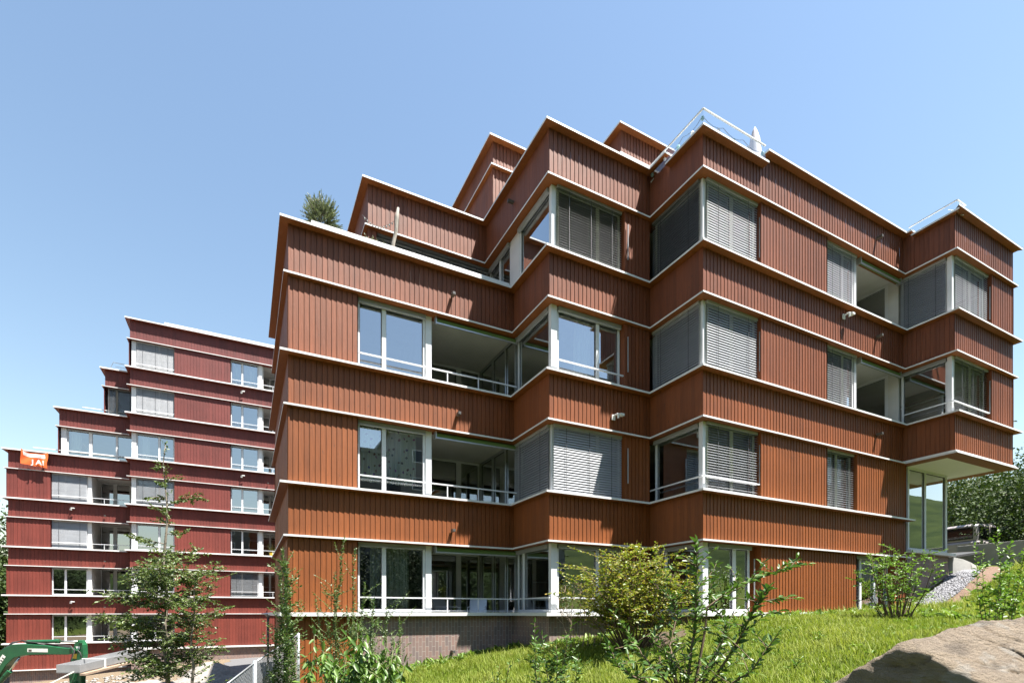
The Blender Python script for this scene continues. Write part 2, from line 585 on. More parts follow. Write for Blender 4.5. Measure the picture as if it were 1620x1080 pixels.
def band(parent, poly, zb, zt, mat, pitch, over=None, drip=True, e_w=.185, soff='soffit', skip=(), white='white', led_t=.05):
    over = over or {}
    ws = walls(poly)
    inn, drp = offs(poly, LED_IN), offs(poly, .08)
    wl = offs(poly, e_w)
    clad, led, dr = MB(), MB(), MB()
    for i, w in enumerate(ws):
        if i in skip:
            continue
        j = (i + 1) % len(poly)

        def proj(p):
            return (Vector(p) - w.a).dot(w.d)
        pieces = over.get(i, [(0, w.L, zt)])
        for q, (s0, s1, z) in enumerate(pieces):
            first, last = q == 0, q == len(pieces) - 1
            a = proj(wl[i]) if first else s0
            b = proj(wl[j]) if last else s1
            sawtooth(clad, w, a, b, e_w, zb, z - led_t, pitch)
            o0, o1 = w.pt(s0, 0, z), w.pt(s1, 0, z)
            i0 = w.pt(proj(inn[i]) if first else s0, LED_IN, z)
            i1 = w.pt(proj(inn[j]) if last else s1, LED_IN, z)
            dz = Vector((0, 0, -led_t))
            led.face([o0, o1, i1, i0], 0)
            led.face([o0 + dz, o1 + dz, o1, o0], 0)
            led.face([i0 + dz, i1 + dz, o1 + dz, o0 + dz], 1, random.random())
            led.face([i1 + dz, i0 + dz, i0, i1], 0)
            if not first:
                led.face([o0, i0, i0 + dz, o0 + dz], 0)
            if not last:
                led.face([o1, o1 + dz, i1 + dz, i1], 0)
        if drip:
            s0, s1 = proj(drp[i]), proj(drp[j])
            h = .042
            o0, o1 = w.pt(s0, .08, zb), w.pt(s1, .08, zb)
            i0, i1 = w.pt(proj(inn[i]), LED_IN, zb), w.pt(proj(inn[j]), LED_IN, zb)
            dz = Vector((0, 0, -h))
            dr.face([o0, o1, i1, i0], 0)
            dr.face([o0 + dz, o1 + dz, o1, o0], 0)
            dr.face([i0 + dz, i1 + dz, o1 + dz, o0 + dz], 1, random.random())
            dr.face([i1 + dz, i0 + dz, i0, i1], 0)
    c = clad.build('cladding_band', mat, parent)
    led.build('sill_ledge', [white, soff], c)
    if drip:
        dr.build('drip_edge', [white, soff], c)
    return c


def panel(parent, w, s0, s1, z0, z1, mat, pitch, e=.188, caps=(True, True), name='cladding_panel'):
    mb = MB()
    sawtooth(mb, w, s0, s1, e, z0, z1, pitch)
    for s, on in ((s0, caps[0]), (s1, caps[1])):
        if on:
            q = [w.pt(s, e - .012, z0), w.pt(s, .56, z0), w.pt(s, .56, z1), w.pt(s, e - .012, z1)]
            mb.face(q if s == s1 else q[::-1], 0, .4)
    return mb.build(name, mat, parent)


def slats(parent, w, s0, s1, z0, z1, tilt=1.0, e=.285, mat='slat', pitch=.062, cords=None):
    mb = MB()
    z = z1 - .09
    hw = .036
    while z > z0 + .05:
        t = tilt + random.uniform(-.02, .02)
        prof = []
        for k, cr in ((-1, 0), (0, .007), (1, 0)):
            # k=+1 outer edge (lower), crowned
            prof.append((e - k * hw * math.cos(t) - cr * math.sin(t), z - k * hw * math.sin(t) + cr * math.cos(t)))
        for a, b in ((0, 1), (1, 2)):
            mb.face([w.pt(s0, prof[b][0], prof[b][1]), w.pt(s1, prof[b][0], prof[b][1]), w.pt(s1, prof[a][0], prof[a][1]), w.pt(s0, prof[a][0], prof[a][1])], 0, random.random())
        z -= pitch
    mb.par(w.pt(s0, e + .03, z0 + .015), w.d3(s1 - s0), w.n3(.06), (0, 0, .025), 0)
    mb.par(w.pt(s0, e + .05, z1 - .07), w.d3(s1 - s0), w.n3(.09), (0, 0, .065), 0)
    n = cords or max(2, round((s1 - s0) / .75))
    for k in range(n):
        s = s0 + (s1 - s0) * (k + .5) / n if n > 2 else s0 + (s1 - s0) * (.2 + .6 * k)
        mb.par(w.pt(s - .006, e - .043, z0 + .03), w.d3(.012), w.n3(.004), (0, 0, z1 - z0 - .1), 1)
    return mb.build('blind', [mat, 'cord'], parent)


def glazing(parent, w, s0, s1, z0, z1, mull=(), e=.405, fw=.055, blind=None, tilt=1.0, stack=True, name='window', curtain=None, glass='glass', mat='frame', blind_s=None, slatmat='slat'):
    fr, pn = MB(), MB()
    dep = .085

    def bar(a, b, za, zb, k=0.):
        fr.par(w.pt(a, e + dep / 2 - k, za), w.d3(b - a), w.n3(dep), (0, 0, zb - za))
    bar(s0, s1, z0, z0 + .075)
    bar(s0, s1, z1 - .065, z1)
    bar(s0, s0 + fw, z0 + .075, z1 - .065)
    bar(s1 - fw, s1, z0 + .075, z1 - .065)
    edges = [s0 + fw]
    for m_, mw in mull:
        bar(m_ - mw / 2, m_ + mw / 2, z0 + .075, z1 - .065, .004)
        edges += [m_ - mw / 2, m_ + mw / 2]
    edges.append(s1 - fw)
    for k in range(0, len(edges), 2):
        a, b = edges[k], edges[k + 1]
        y0, y1 = z0 + .075, z1 - .065
        # dark gasket round the pane
        g = .012
        ee = e - dep / 2 - .0015 + .02
        for q in ((a, b, y0, y0 + g), (a, b, y1 - g, y1), (a, a + g, y0 + g, y1 - g), (b - g, b, y0 + g, y1 - g)):
            fr.par(w.pt(q[0], ee + .02, q[2]), w.d3(q[1] - q[0]), w.n3(.012), (0, 0, q[3] - q[2]), 1)
        j = random.uniform(-.003, .003)
        pn.face([w.pt(a, e + .002 + j, y0), w.pt(b, e + .002 - j, y0), w.pt(b, e + .002 - j, y1), w.pt(a, e + .002 + j, y1)])
    o = fr.build(name, [mat, 'cord'], parent)
    pn.build('pane', glass, o)
    if blind is not None:
        b0, b1 = blind_s or (s0 + .01, s1 - .01)
        slats(o, w, b0, b1, z0 if blind == 1 else z1 - (z1 - z0) * blind, z1, tilt, mat=slatmat)
    elif stack:
        mb = MB()
        for k in range(5):
            mb.par(w.pt(s0 + .01, e - .15 + .1 + (k % 2) * .006, z1 - .03 - .02 * k), w.d3(s1 - s0 - .02), w.n3(.08), (0, 0, .016))
        mb.build('blind_stack', 'slat', o)
    if curtain:
        a, b, kind = curtain
        mb = MB()
        n = max(8, int((b - a) / .025))
        prev = None
        for k in range(n + 1):
            s = a + (b - a) * k / n
            ee = e + .22 + .035 * math.sin(s * 37) + .02 * math.sin(s * 91 + 1)
            cur = (w.pt(s + .02 * math.sin(s * 9), ee + .02, z0 - .4 if kind != 'dots' else z0 + .32), w.pt(s, ee, z1 + .02))
            if prev:
                mb.face([prev[0], cur[0], cur[1], prev[1]], 0, random.random())
            prev = cur
        mb.build('curtain', 'dots' if kind == 'dots' else 'curtain', o, smooth=True)
    return o


def dots_mat():
    m, nt, out = new_mat('dotted_curtain_cloth')
    b = nd(nt, 'ShaderNodeBsdfPrincipled', Roughness=.85)
    g = nt.nodes.new('ShaderNodeNewGeometry')
    mp = nd(nt, 'ShaderNodeMapping')
    mp.inputs['Scale'].default_value = (8.5, .01, 7)
    nt.links.new(g.outputs['Position'], mp.inputs['Vector'])
    v = nd(nt, 'ShaderNodeTexVoronoi', Scale=1., Randomness=.75)
    nt.links.new(mp.outputs[0], v.inputs['Vector'])
    f = math_node(nt, 'LESS_THAN', v.outputs['Distance'], .24)
    c = mixcol(nt, .55, v.outputs['Color'], (.03, .03, .04))
    nt.links.new(mixcol(nt, f, (.80, .82, .78), c), b.inputs['Base Color'])
    nt.links.new(b.outputs[0], out.inputs['Surface'])
    return m


M['dots'] = dots_mat()


def slab(parent, poly, zc, zf, mats=('ceil', 'parquet'), e=.47, name='floor_slab'):
    p = offs(poly, e)
    mb = MB()
    mb.face([(x, y, zf) for x, y in p], 1)
    mb.face([(x, y, zc) for x, y in reversed(p)], 0)
    for i in range(len(p)):
        j = (i + 1) % len(p)
        mb.face([(*p[i], zc), (*p[j], zc), (*p[j], zf), (*p[i], zf)], 0)
    return mb.build(name, list(mats), parent)


def railing(parent, w, s0, s1, z0, e=.2, h=.34, posts=(), lower=True, mat='frame'):
    mb = MB()
    mb.par(w.pt(s0, e + .02, z0 + h), w.d3(s1 - s0), w.n3(.04), (0, 0, .03))
    if lower:
        mb.par(w.pt(s0, e + .012, z0 + .03), w.d3(s1 - s0), w.n3(.024), (0, 0, .018))
    for s in posts:
        mb.par(w.pt(s - .012, e + .012, z0), w.d3(.024), w.n3(.024), (0, 0, h))
    return mb.build('railing', mat, parent)


def awning(parent, w, s0, s1, z1, e=.3):
    mb = MB()
    mb.tube([w.pt(s0, e, z1 - .08), w.pt(s1, e, z1 - .08)], .062, 10, 0)
    mb.par(w.pt(s0, e - .04, z1 - .175), w.d3(s1 - s0), w.n3(.03), (0, 0, .035), 1)
    mb.par(w.pt(s0, e - .045, z1 - .14), w.d3(s1 - s0), w.n3(.005), (0, 0, .08), 0)
    for s in (s0 - .03, s1):
        mb.par(w.pt(s, e + .06, z1 - .18), w.d3(.03), w.n3(.14), (0, 0, .18), 1)
    return mb.build('awning', ['awning', 'alu'], parent)


def wall_block(parent, x0, x1, y0, y1, z0, z1, mat='plaster', name='partition_wall'):
    mb = MB()
    mb.box(x0, x1, y0, y1, z0, z1)
    return mb.build(name, mat, parent)


def corner_post(parent, x, y, z0, z1, fx=.17, fy=.12):
    """white post at a projecting window corner (x, y)"""
    mb = MB()
    mb.box(x, x + fx, y, y + fy, z0, z1)
    return mb.build('corner_post', 'frame', parent, bevel=.004)


def spout(parent, w, s, z, e=.16):
    mb = MB()
    a = .035
    o = w.pt(s, e, z)
    d, n = w.d3(1), w.n3(1)
    mb.par(o - d * a, d * a * 2, n * .16, (0, 0, a * 2))
    mb.par(o - d * (a - .008) + n * .161 + Vector((0, 0, .008)), d * (a - .008) * 2, n * .002, (0, 0, a * 2 - .016), 1)
    return mb.build('overflow_spout', ['furn', 'dark'], parent)


def lamp_bracket(parent, w, s, z, e=.16):
    mb = MB()
    mb.par(w.pt(s - .05, e, z), w.d3(.1), w.n3(.03), (0, 0, .13))
    mb.tube([w.pt(s, e - .02, z + .1), w.pt(s + .03, e - .14, z + .12), w.pt(s + .12, e - .17, z + .12)], .022, 6)
    mb.par(w.pt(s + .08, e - .1, z + .08), w.d3(.12), w.n3(.11), (0, 0, .055))
    mb.tube([w.pt(s + .05, e - .14, z + .1), w.pt(s + .05, e - .14, z + .02)], .028, 8)
    return mb.build('wall_lamp', 'white', parent)

# ------------------------------------------------------------------ the large stepped apartment building
BIG = thing('apartment_building', 'large stepped apartment house in orange brown boards with white sill lines', 'building', (9.4, 8.71, 0))
BIG.location = (0, 0, 0)
YB = 26.
L = [0, 2.86, 5.72, 8.6, 11.55]
B = [None, 1.71, 4.58, 7.46, 10.36]
YL, XL = 18.0, 4.0          # the left wing ends here, the house steps back behind it
low = [(.70, YL), (.70, 12.34), (6.29, 12.34), (6.29, 10.5), (9.40, 10.5), (9.40, 8.71), (18.42, 8.71), (18.42, YB), (XL, YB), (XL, YL)]
mid = low[:6] + [(17.94, 8.71), (17.94, 7.40), (21.96, 7.40), (21.96, YB), (XL, YB), (XL, YL)]
top = [(2.80, YB), (2.80, 14.12), (6.29, 14.12)] + mid[3:10]
pent = [(6.55, 24), (6.55, 14.22), (9.76, 14.22), (9.76, 12.15), (11.9, 12.15), (11.9, 24)]
PIT = .119
PW = 'wood'
band(BIG, low, -.14, 0, 'wood0', PIT, drip=False, led_t=.085)
band(BIG, low, B[1], L[1], 'wood1', PIT)
band(BIG, mid, B[2], L[2], 'wood2', PIT)
band(BIG, mid, B[3], L[3], 'wood4', PIT)
band(BIG, top, B[4], L[4], 'wood5', PIT, over={4: [(0, .55, L[4]), (.55, 1.79, 11.24)], 5: [(0, 2.27, 11.24), (2.27, 8.54, L[4])], 6: [(0, .12, L[4]), (.12, 1.31, 11.40)], 7: [(0, 4.02, 11.50)]})
band(BIG, pent, 13.5, 14.3, 'wood5', PIT)
pw = walls(pent)
for i in (0, 1, 2, 3, 4, 5):
    panel(BIG, pw[i], .165 if i in (0, 1, 3, 4, 5) else .165, pw[i].L - .165 if i not in (1,) else pw[i].L + .165, 11.0, 13.47, 'wood5', PIT, caps=(False, False))

slab(BIG, low, -.9, -.5)
slab(BIG, low, B[1] + .1, L[1] - .5)
slab(BIG, mid, B[2] + .1, L[2] - .5)
slab(BIG, mid, B[3] + .1, L[3] - .5)
slab(BIG, top, B[4] + .1, L[4] - .35, ('ceil', 'gravelroof'))
slab(BIG, pent, 13.6, 14.2, ('ceil', 'gravelroof'))
WL, WM, WT = walls(low), walls(mid), walls(top)
TZ = [(0, B[1] - .042), (L[1], B[2] - .042), (L[2], B[3] - .042), (L[3], B[4] - .042)]
TW = ['wood0', 'wood1', 'wood3', 'wood4']

for k, (z0, z1) in enumerate(TZ):
    w = [WL, WM if k == 1 else WL, WM, WT][k] if k != 1 else WL
    mt = TW[k]
    # blank sides and back
    panel(BIG, w[0], .165, w[0].L - .165, z0, z1, mt, PIT, caps=(False, False))
    for wj in w[8 if k >= 2 else 6:]:
        panel(BIG, wj, .165, wj.L - .165, z0, z1, mt, .24, caps=(False, False))
    f0, c0 = z0 - .5, z1 + .15
    # ---- bay one
    if k < 3:
        panel(BIG, w[1], .165, 1.68, z0, z1, mt, PIT, caps=(False, True))
        cur = {0: (2.05, 3.0, 'plain'), 1: (1.78, 3.2, 'dots')}.get(k)
        glazing(BIG, w[1], 1.70, 3.36, z0, z1, [(2.33, .1)], curtain=cur)
        if k == 0:
            glz = None
        mb = MB()
        mb.par(w[1].pt(3.365, .46, z0), w[1].d3(.155), w[1].n3(.13), (0, 0, z1 - z0))
        mb.build('corner_post', 'frame', BIG, bevel=.004)
        railing(BIG, w[1], 1.70, 5.88, z0, posts=(3.9, 4.75, 5.6), e=.22)
        awning(BIG, w[1], 3.62, 5.86, z1)
        wall_block(BIG, 4.10, 4.19, 12.72, 15.2, f0, c0, 'ceil')
        bw = Wall((4.19, 15.2), (6.66, 15.2))
        glazing(BIG, bw, 0, 2.45, f0, c0 - .01, [(.62, .14), (1.75, .16)], e=.05, stack=False, mat='frame')
        sw = Wall((6.66, 15.15), (6.66, 12.72))
        glazing(BIG, sw, 0, 2.4, f0, c0 - .012, [(.9, .1), (1.75, .06)], e=.02, stack=False, mat='alu')
        wall_block(BIG, 1.0, 4.1, 16.8, 16.9, f0, c0)
        wall_block(BIG, 4.1, 9.7, 17.2, 17.3, f0, c0)
    else:
        w3 = WT
        panel(BIG, w3[1], .165, .42, z0, z1, mt, PIT, caps=(False, True))
        glazing(BIG, w3[1], .44, 3.8, z0, z1, [(1.5, .1), (2.6, .1)], blind=1, tilt=.9, slatmat='slatdark')
        wall_block(BIG, 3.3, 9.7, 17.2, 17.3, f0, c0)
    # ---- bay two: return and front
    e2 = w[2]
    y_ = e2.a.y
    if k == 3:
        glazing(BIG, e2, y_ - 14.46, y_ - 13.06, z0, z1, [(y_ - 13.75, .08)])
        mb = MB()
        mb.par(e2.pt(y_ - 13.05, .46, z0), e2.d3(.53), e2.n3(.11), (0, 0, z1 - z0))
        mb.build('corner_post', 'frame', BIG)
        glazing(BIG, e2, y_ - 12.52, y_ - 10.94, z0, z1)
        railing(BIG, e2, y_ - 14.4, y_ - 12.4, z0, e=.2, h=.12, lower=False)
    else:
        glazing(BIG, e2, -.30, 1.41, z0, z1, [] if k else [(.02, .09)], blind=1 if k == 1 else None, tilt=1.0, blind_s=(-.3, 1.46))
        if k == 0:
            railing(BIG, e2, -.1, 1.60, z0, e=.22)
    if k in (1, 3):
        corner_post(BIG, 6.62, 10.83, z0, z1, .07 if k == 1 else .14, .10)
    else:
        corner_post(BIG, 6.59, 10.80, z0, z1)
    if k == 0:
        railing(BIG, w[3], .24, 2.42, z0, e=.22)
    blind = {3: 1, 1: 1}.get(k)
    glazing(BIG, w[3], .50, 2.42, z0, z1, [(1.72, .09)], blind=blind, tilt=.62 if k == 3 else 1.05,
            curtain=(1.15, 1.65, 'plain') if k == 2 else None, slatmat='slatmid' if k == 3 else 'slat', blind_s=(.36 if k == 1 else .46, 2.41))
    if k == 2:
        railing(BIG, w[3], .30, 2.42, z0, e=.22, lower=False)
    panel(BIG, w[3], 2.44, 3.275, z0, z1, mt, PIT, caps=(True, False))
    mb = MB()
    mb.par(w[3].pt(2.50, .15, z0 + .45), w[3].d3(.022), w[3].n3(.02), (0, 0, .9))
    mb.build('guide_rail', 'alu', BIG)
    wall_block(BIG, 9.66, 9.74, 10.9, 16, f0, c0)
    # ---- bay three: return
    bl = {3: (1, 1.0), 2: (1, 1.0)}.get(k, (None, 1))
    glazing(BIG, w[4], -.19, 1.36, z0, z1, [] if k else [(.2, .08)], blind=bl[0], tilt=bl[1], slatmat='slat' if k == 2 else 'slatdark', blind_s=(-.19, 1.41))
    if k >= 2:
        corner_post(BIG, 9.72, 9.03, z0, z1, .11, .10)
    else:
        corner_post(BIG, 9.70, 9.01, z0, z1)
    if k == 1:
        railing(BIG, w[4], -.3, 1.55, z0, e=.22, lower=False)
        railing(BIG, w[5], .25, 2.18, z0, e=.22, lower=False)
    bl = {3: (1, 1.02), 2: (1, 1.02), 1: (1, .5)}.get(k, (None, 1))
    glazing(BIG, w[5], .50, 2.18 if k else 2.0, z0 if k else z0 + .0, z1, [(1.35 if k else 1.45, .1)], blind=bl[0], tilt=bl[1], blind_s=(.40, 2.17))
    mb = MB()
    mb.par(w[5].pt(2.185 if k else 2.08, .30 if k == 0 else .23, z0 + .35), w[5].d3(.022), w[5].n3(.02), (0, 0, 1.0))
    mb.build('guide_rail', 'alu', BIG)
    s_end = w[5].L
    if k == 0:
        panel(BIG, w[5], 2.2, 6.27, z0, z1, mt, PIT)
        mb = MB()
        mb.par(w[5].pt(2.02, .44, z0), w[5].d3(.175), w[5].n3(.06), (0, 0, z1 - z0))
        mb.build('cladding_panel', mt, BIG)
        glazing(BIG, w[5], 6.3, 8.2, z0, z1, [(6.78, .09), (7.5, .09)])
        panel(BIG, w[5], 8.22, w[5].L - .185, z0, z1, mt, .15, caps=(True, False))
    elif k == 1:
        panel(BIG, w[5], 2.2, 4.90, z0, z1, mt, PIT)
        glazing(BIG, w[5], 4.92, 6.28, z0, z1, [(5.6, .08)], blind=1, tilt=.35)
        panel(BIG, w[5], 6.30, w[5].L - .185, z0, z1, mt, PIT, caps=(True, False))
    else:
        panel(BIG, w[5], 2.2, 4.90, z0, z1, mt, PIT)
        glazing(BIG, w[5], 4.92, 6.42, z0, z1, [(5.9, .08)], blind=1, tilt=1.02 if k == 3 else .7)
        mb = MB()
        mb.par(w[5].pt(6.43, .46, z0), w[5].d3(.10), w[5].n3(.12), (0, 0, z1 - z0))
        mb.build('corner_post', 'frame', BIG)
        awning(BIG, w[5], 6.6, 8.68, z1)
        railing(BIG, w[5], 6.5, 8.85, z0, e=.22, h=.1, lower=False)
        # loggia three
        wall_block(BIG, 15.80, 15.90, 9.12, 11.4, f0, c0, 'ceil')
        bw = Wall((15.9, 11.4), (18.35, 11.4))
        glazing(BIG, bw, 0, 2.4, f0, c0 - .01, [(.5, .14), (1.55, .14)], e=.05, stack=False)
        wall_block(BIG, 18.30, 18.42, 9.12, 9.42, f0, c0, 'ceil')
        wall_block(BIG, 18.42, 18.44, 9.42, 11.4, f0, c0, 'dark')
        mb = MB()
        sw = Wall((18.30, 11.36), (18.30, 9.42))
        glazing(BIG, sw, 0, 1.94, f0 + .01, c0 - .01, [(.45, .16)], e=.05, stack=False, fw=.1)
    wall_block(BIG, 14.2, 14.28, 9.2, 16, f0, c0)
    wall_block(BIG, 9.74, 18.3, 14.6, 14.7, f0, c0)
    # ---- bay four
    if k >= 2:
        glazing(BIG, w[6], -.33, .88, z0, z1, [], blind=1 if k == 3 else None, tilt=.95)
        corner_post(BIG, 18.24, 7.70, z0, z1, .15, .12)
        glazing(BIG, w[7], .50, 2.38, z0, z1, [(1.5, .09)], blind=1, tilt=1.02 if k == 3 else .5, blind_s=(.42, 2.37))
        panel(BIG, w[7], 2.42, 3.855, z0, z1, mt, PIT, caps=(True, False))
        mb = MB()
        mb.par(w[7].pt(2.39, .23, z0 + .35), w[7].d3(.022), w[7].n3(.02), (0, 0, 1.0))
        mb.build('guide_rail', 'alu', BIG)
        if k == 2:
            railing(BIG, w[6], -.2, 1.1, z0, e=.22, lower=False)
            railing(BIG, w[7], .25, 2.35, z0, e=.22, lower=False)
        wall_block(BIG, 18.5, 21.6, 12.6, 12.7, f0, c0)

# spouts and lamps on the bands
spout(BIG, WM[1], 4.0, 7.95)
spout(BIG, WM[1], 4.15, 4.98)
spout(BIG, WL[1], 4.0, 2.02)
lamp_bracket(BIG, WM[3], 2.05, 4.86)
lamp_bracket(BIG, WM[5], 5.6, 8.22)
for lv, ww in ((4, WT), (3, WM), (2, WM), (1, WL)):
    if lv > 1:
        spout(BIG, ww[5], 7.25, B[lv] + .62)
spout(BIG, WT[2], 1.6, 10.95)
lamp_bracket(BIG, WM[1], 5.0, -.62) if False else None

# plinth, foot panels, soffit of the cantilever, glazed entrance
pl = MB()
pp = offs(low, .17)
for i in (1, 2, 3, 4, 5, 6):
    a, b = pp[i], pp[(i + 1) % len(pp)]
    if i == 1:
        a = (2.47, a[1])
    pl.face([(*a, -3.2), (*b, -3.2), (*b, -.08), (*a, -.08)])
pl.build('brick_plinth', 'brick', BIG)
panel(BIG, WL[0], .165, WL[0].L - .165, -3.2, -.145, 'wood0', PIT, caps=(False, False))
panel(BIG, WL[1], .165, 1.75, -3.2, -.145, 'wood0', PIT, caps=(False, True))
for wj in WL[7:]:
    panel(BIG, wj, .165, wj.L - .165, -3.2, -.145, 'wood0', .24, caps=(False, False))
spout(BIG, WL[1], 4.0, -1.02, e=.17)
wall_block(BIG, 18.04, 21.84, 7.52, 25.8, B[2] - .03, B[2] + .05, 'soffwhite', 'soffit')
ew = Wall((18.42, 8.95), (20.95, 8.95))
glazing(BIG, ew, .08, 2.48, 1.95, B[2] - .035, [(1.12, .07)], e=.05, stack=False, fw=.09, name='entrance_glazing')
mb = MB()
mb.par(ew.pt(-.05, .3, 1.86), ew.d3(2.75), ew.n3(.45), (0, 0, .09))
mb.build('sill_ledge', 'white', BIG)
mb = MB()
mb.par(ew.pt(.0, .25, -.6), ew.d3(2.56), ew.n3(.25), (0, 0, 2.455))
mb.build('brick_plinth', 'brick', BIG)
wall_block(BIG, 20.85, 20.97, 9.06, 25.5, -.5, B[2] - .035, 'soffwhite', 'entrance_wall')
wall_block(BIG, 18.0, 20.85, 12.8, 12.9, 1.8, B[2] - .035, 'soffwhite', 'partition_wall')
wall_block(BIG, 18.0, 20.85, 9.25, 12.8, 1.7, 1.82, 'ceil', 'floor_slab')
mb = MB()
mb.tube([(19.9, 10.6, 3.7), (19.9, 10.6, 4.55)], .01, 5)
mb.loft([[(19.9 + r * math.cos(a), 10.6 + r * math.sin(a), z) for a in [2 * math.pi * q / 12 for q in range(12)]] for z, r in ((3.45, .2), (3.6, .17), (3.7, .05))])
mb.build('pendant_lamp', 'furn', BIG)
# glass balustrades of the roof terraces
def balustrade(segs, z0, z1, name='glass_balustrade'):
    mb, gl = MB(), MB()
    for a, b in segs:
        a, b = Vector((*a, 0)), Vector((*b, 0))
        d = (b - a).normalized()
        n = Vector((d.y, -d.x, 0))
        mb.par(a - n * .02 + Vector((0, 0, z1 - .028)), b - a, n * .035, (0, 0, .026))
        gl.face([a + Vector((0, 0, z0)), b + Vector((0, 0, z0)), b + Vector((0, 0, z1 - .036)), a + Vector((0, 0, z1 - .036))])
        m = max(2, round((b - a).length / 1.1) + 1)
        for i in range(m):
            p = a.lerp(b, (i + .25) / (m - .5))
            mb.tube([p - n * .02 + Vector((0, 0, z0 - .01)), p - n * .25 + Vector((0, 0, z1 - .1))], .014, 5)
    o = mb.build(name, 'frame', BIG)
    gl.build('pane', 'clear', o)
    return o


balustrade([((9.47, 10.75), (9.47, 8.78)), ((9.47, 8.78), (11.62, 8.78))], 11.245, 11.66)
balustrade([((18.02, 8.70), (18.02, 7.48)), ((18.02, 7.48), (18.5, 7.48))], 11.41, 11.70)
balustrade([((6.62, 12.1), (6.62, 10.70)), ((6.62, 10.70), (9.3, 10.70))], L[4], L[4] + .1, 'roof_edge_rail')
mb = MB()
mb.box(1.35, 6.3, 12.44, 12.50, L[3], L[3] + .13)
mb.build('roof_edge_rail', 'white', BIG)
def balcony_chair(x, y, z, rz, label):
    root = thing('balcony_chair', label, 'chair', (x, y, z), 'chairs on the ground floor loggia', rz)
    mb = MB()
    mb.box(-.24, .24, -.24, .22, .42, .445)
    mb.build('seat', 'alu', root)
    mb = MB()
    mb.par((-.24, .21, .46), (.48, 0, 0), (0, .02, 0), (0, .16, .42))
    mb.build('backrest', 'alu', root)
    for sx in (-.23, .23):
        for sy in (-.22, .2):
            mb = MB()
            mb.tube([(sx, sy, 0), (sx, sy * .9, .42)], .013, 6)
            mb.build('leg', 'frame', root)
        mb = MB()
        mb.tube([(sx, -.22, .42), (sx, -.2, .64), (sx, .24, .66)], .013, 6)
        mb.build('armrest', 'frame', root)


balcony_chair(5.75, 13.35, -.5, R(-30), 'pale chair on the ground floor loggia beside the corner glazing')
balcony_chair(5.0, 13.6, -.5, R(25), 'pale chair on the ground floor loggia nearer the white post')

# ------------------------------------------------------------------ the second, dark red building
RED = thing('apartment_building', 'dark red stepped apartment house standing further back on the left', 'building')
LL = [-1.78, 1.03, 3.83, 6.63, 9.43, 12.2, 15.0, 17.95]
bx = lambda xl: [(xl, 60), (xl, 39.95), (-6.4, 39.95), (-6.4, 39.0), (9, 39.0), (9, 60)]
XLEFT = [-12.3] * 5 + [-10.0, -7.8, None]
LB = [z - 1.1 for z in LL]
LB[7] = 16.72
RP = .17
for k in range(8):
    if k == 0:
        poly = [(-12.3, 60), (-12.3, 39.95), (-6.4, 39.95), (-6.4, 60)]
        band(RED, poly, -3.35, LL[0], 'red0', RP, soff='redsoffit', led_t=.08, e_w=.235)
        continue
    poly = bx(XLEFT[k]) if k < 7 else [(-6.4, 60), (-6.4, 39.0), (9, 39.0), (9, 60)]
    band(RED, poly, LB[k], LL[k], 'red%d' % k, RP, soff='redsoffit', led_t=.08, e_w=.235)
    slab(RED, poly, LB[k] + .1, LL[k] - (.5 if k < 7 else .3), ('ceil', 'parquet' if k < 7 else 'gravelroof'))
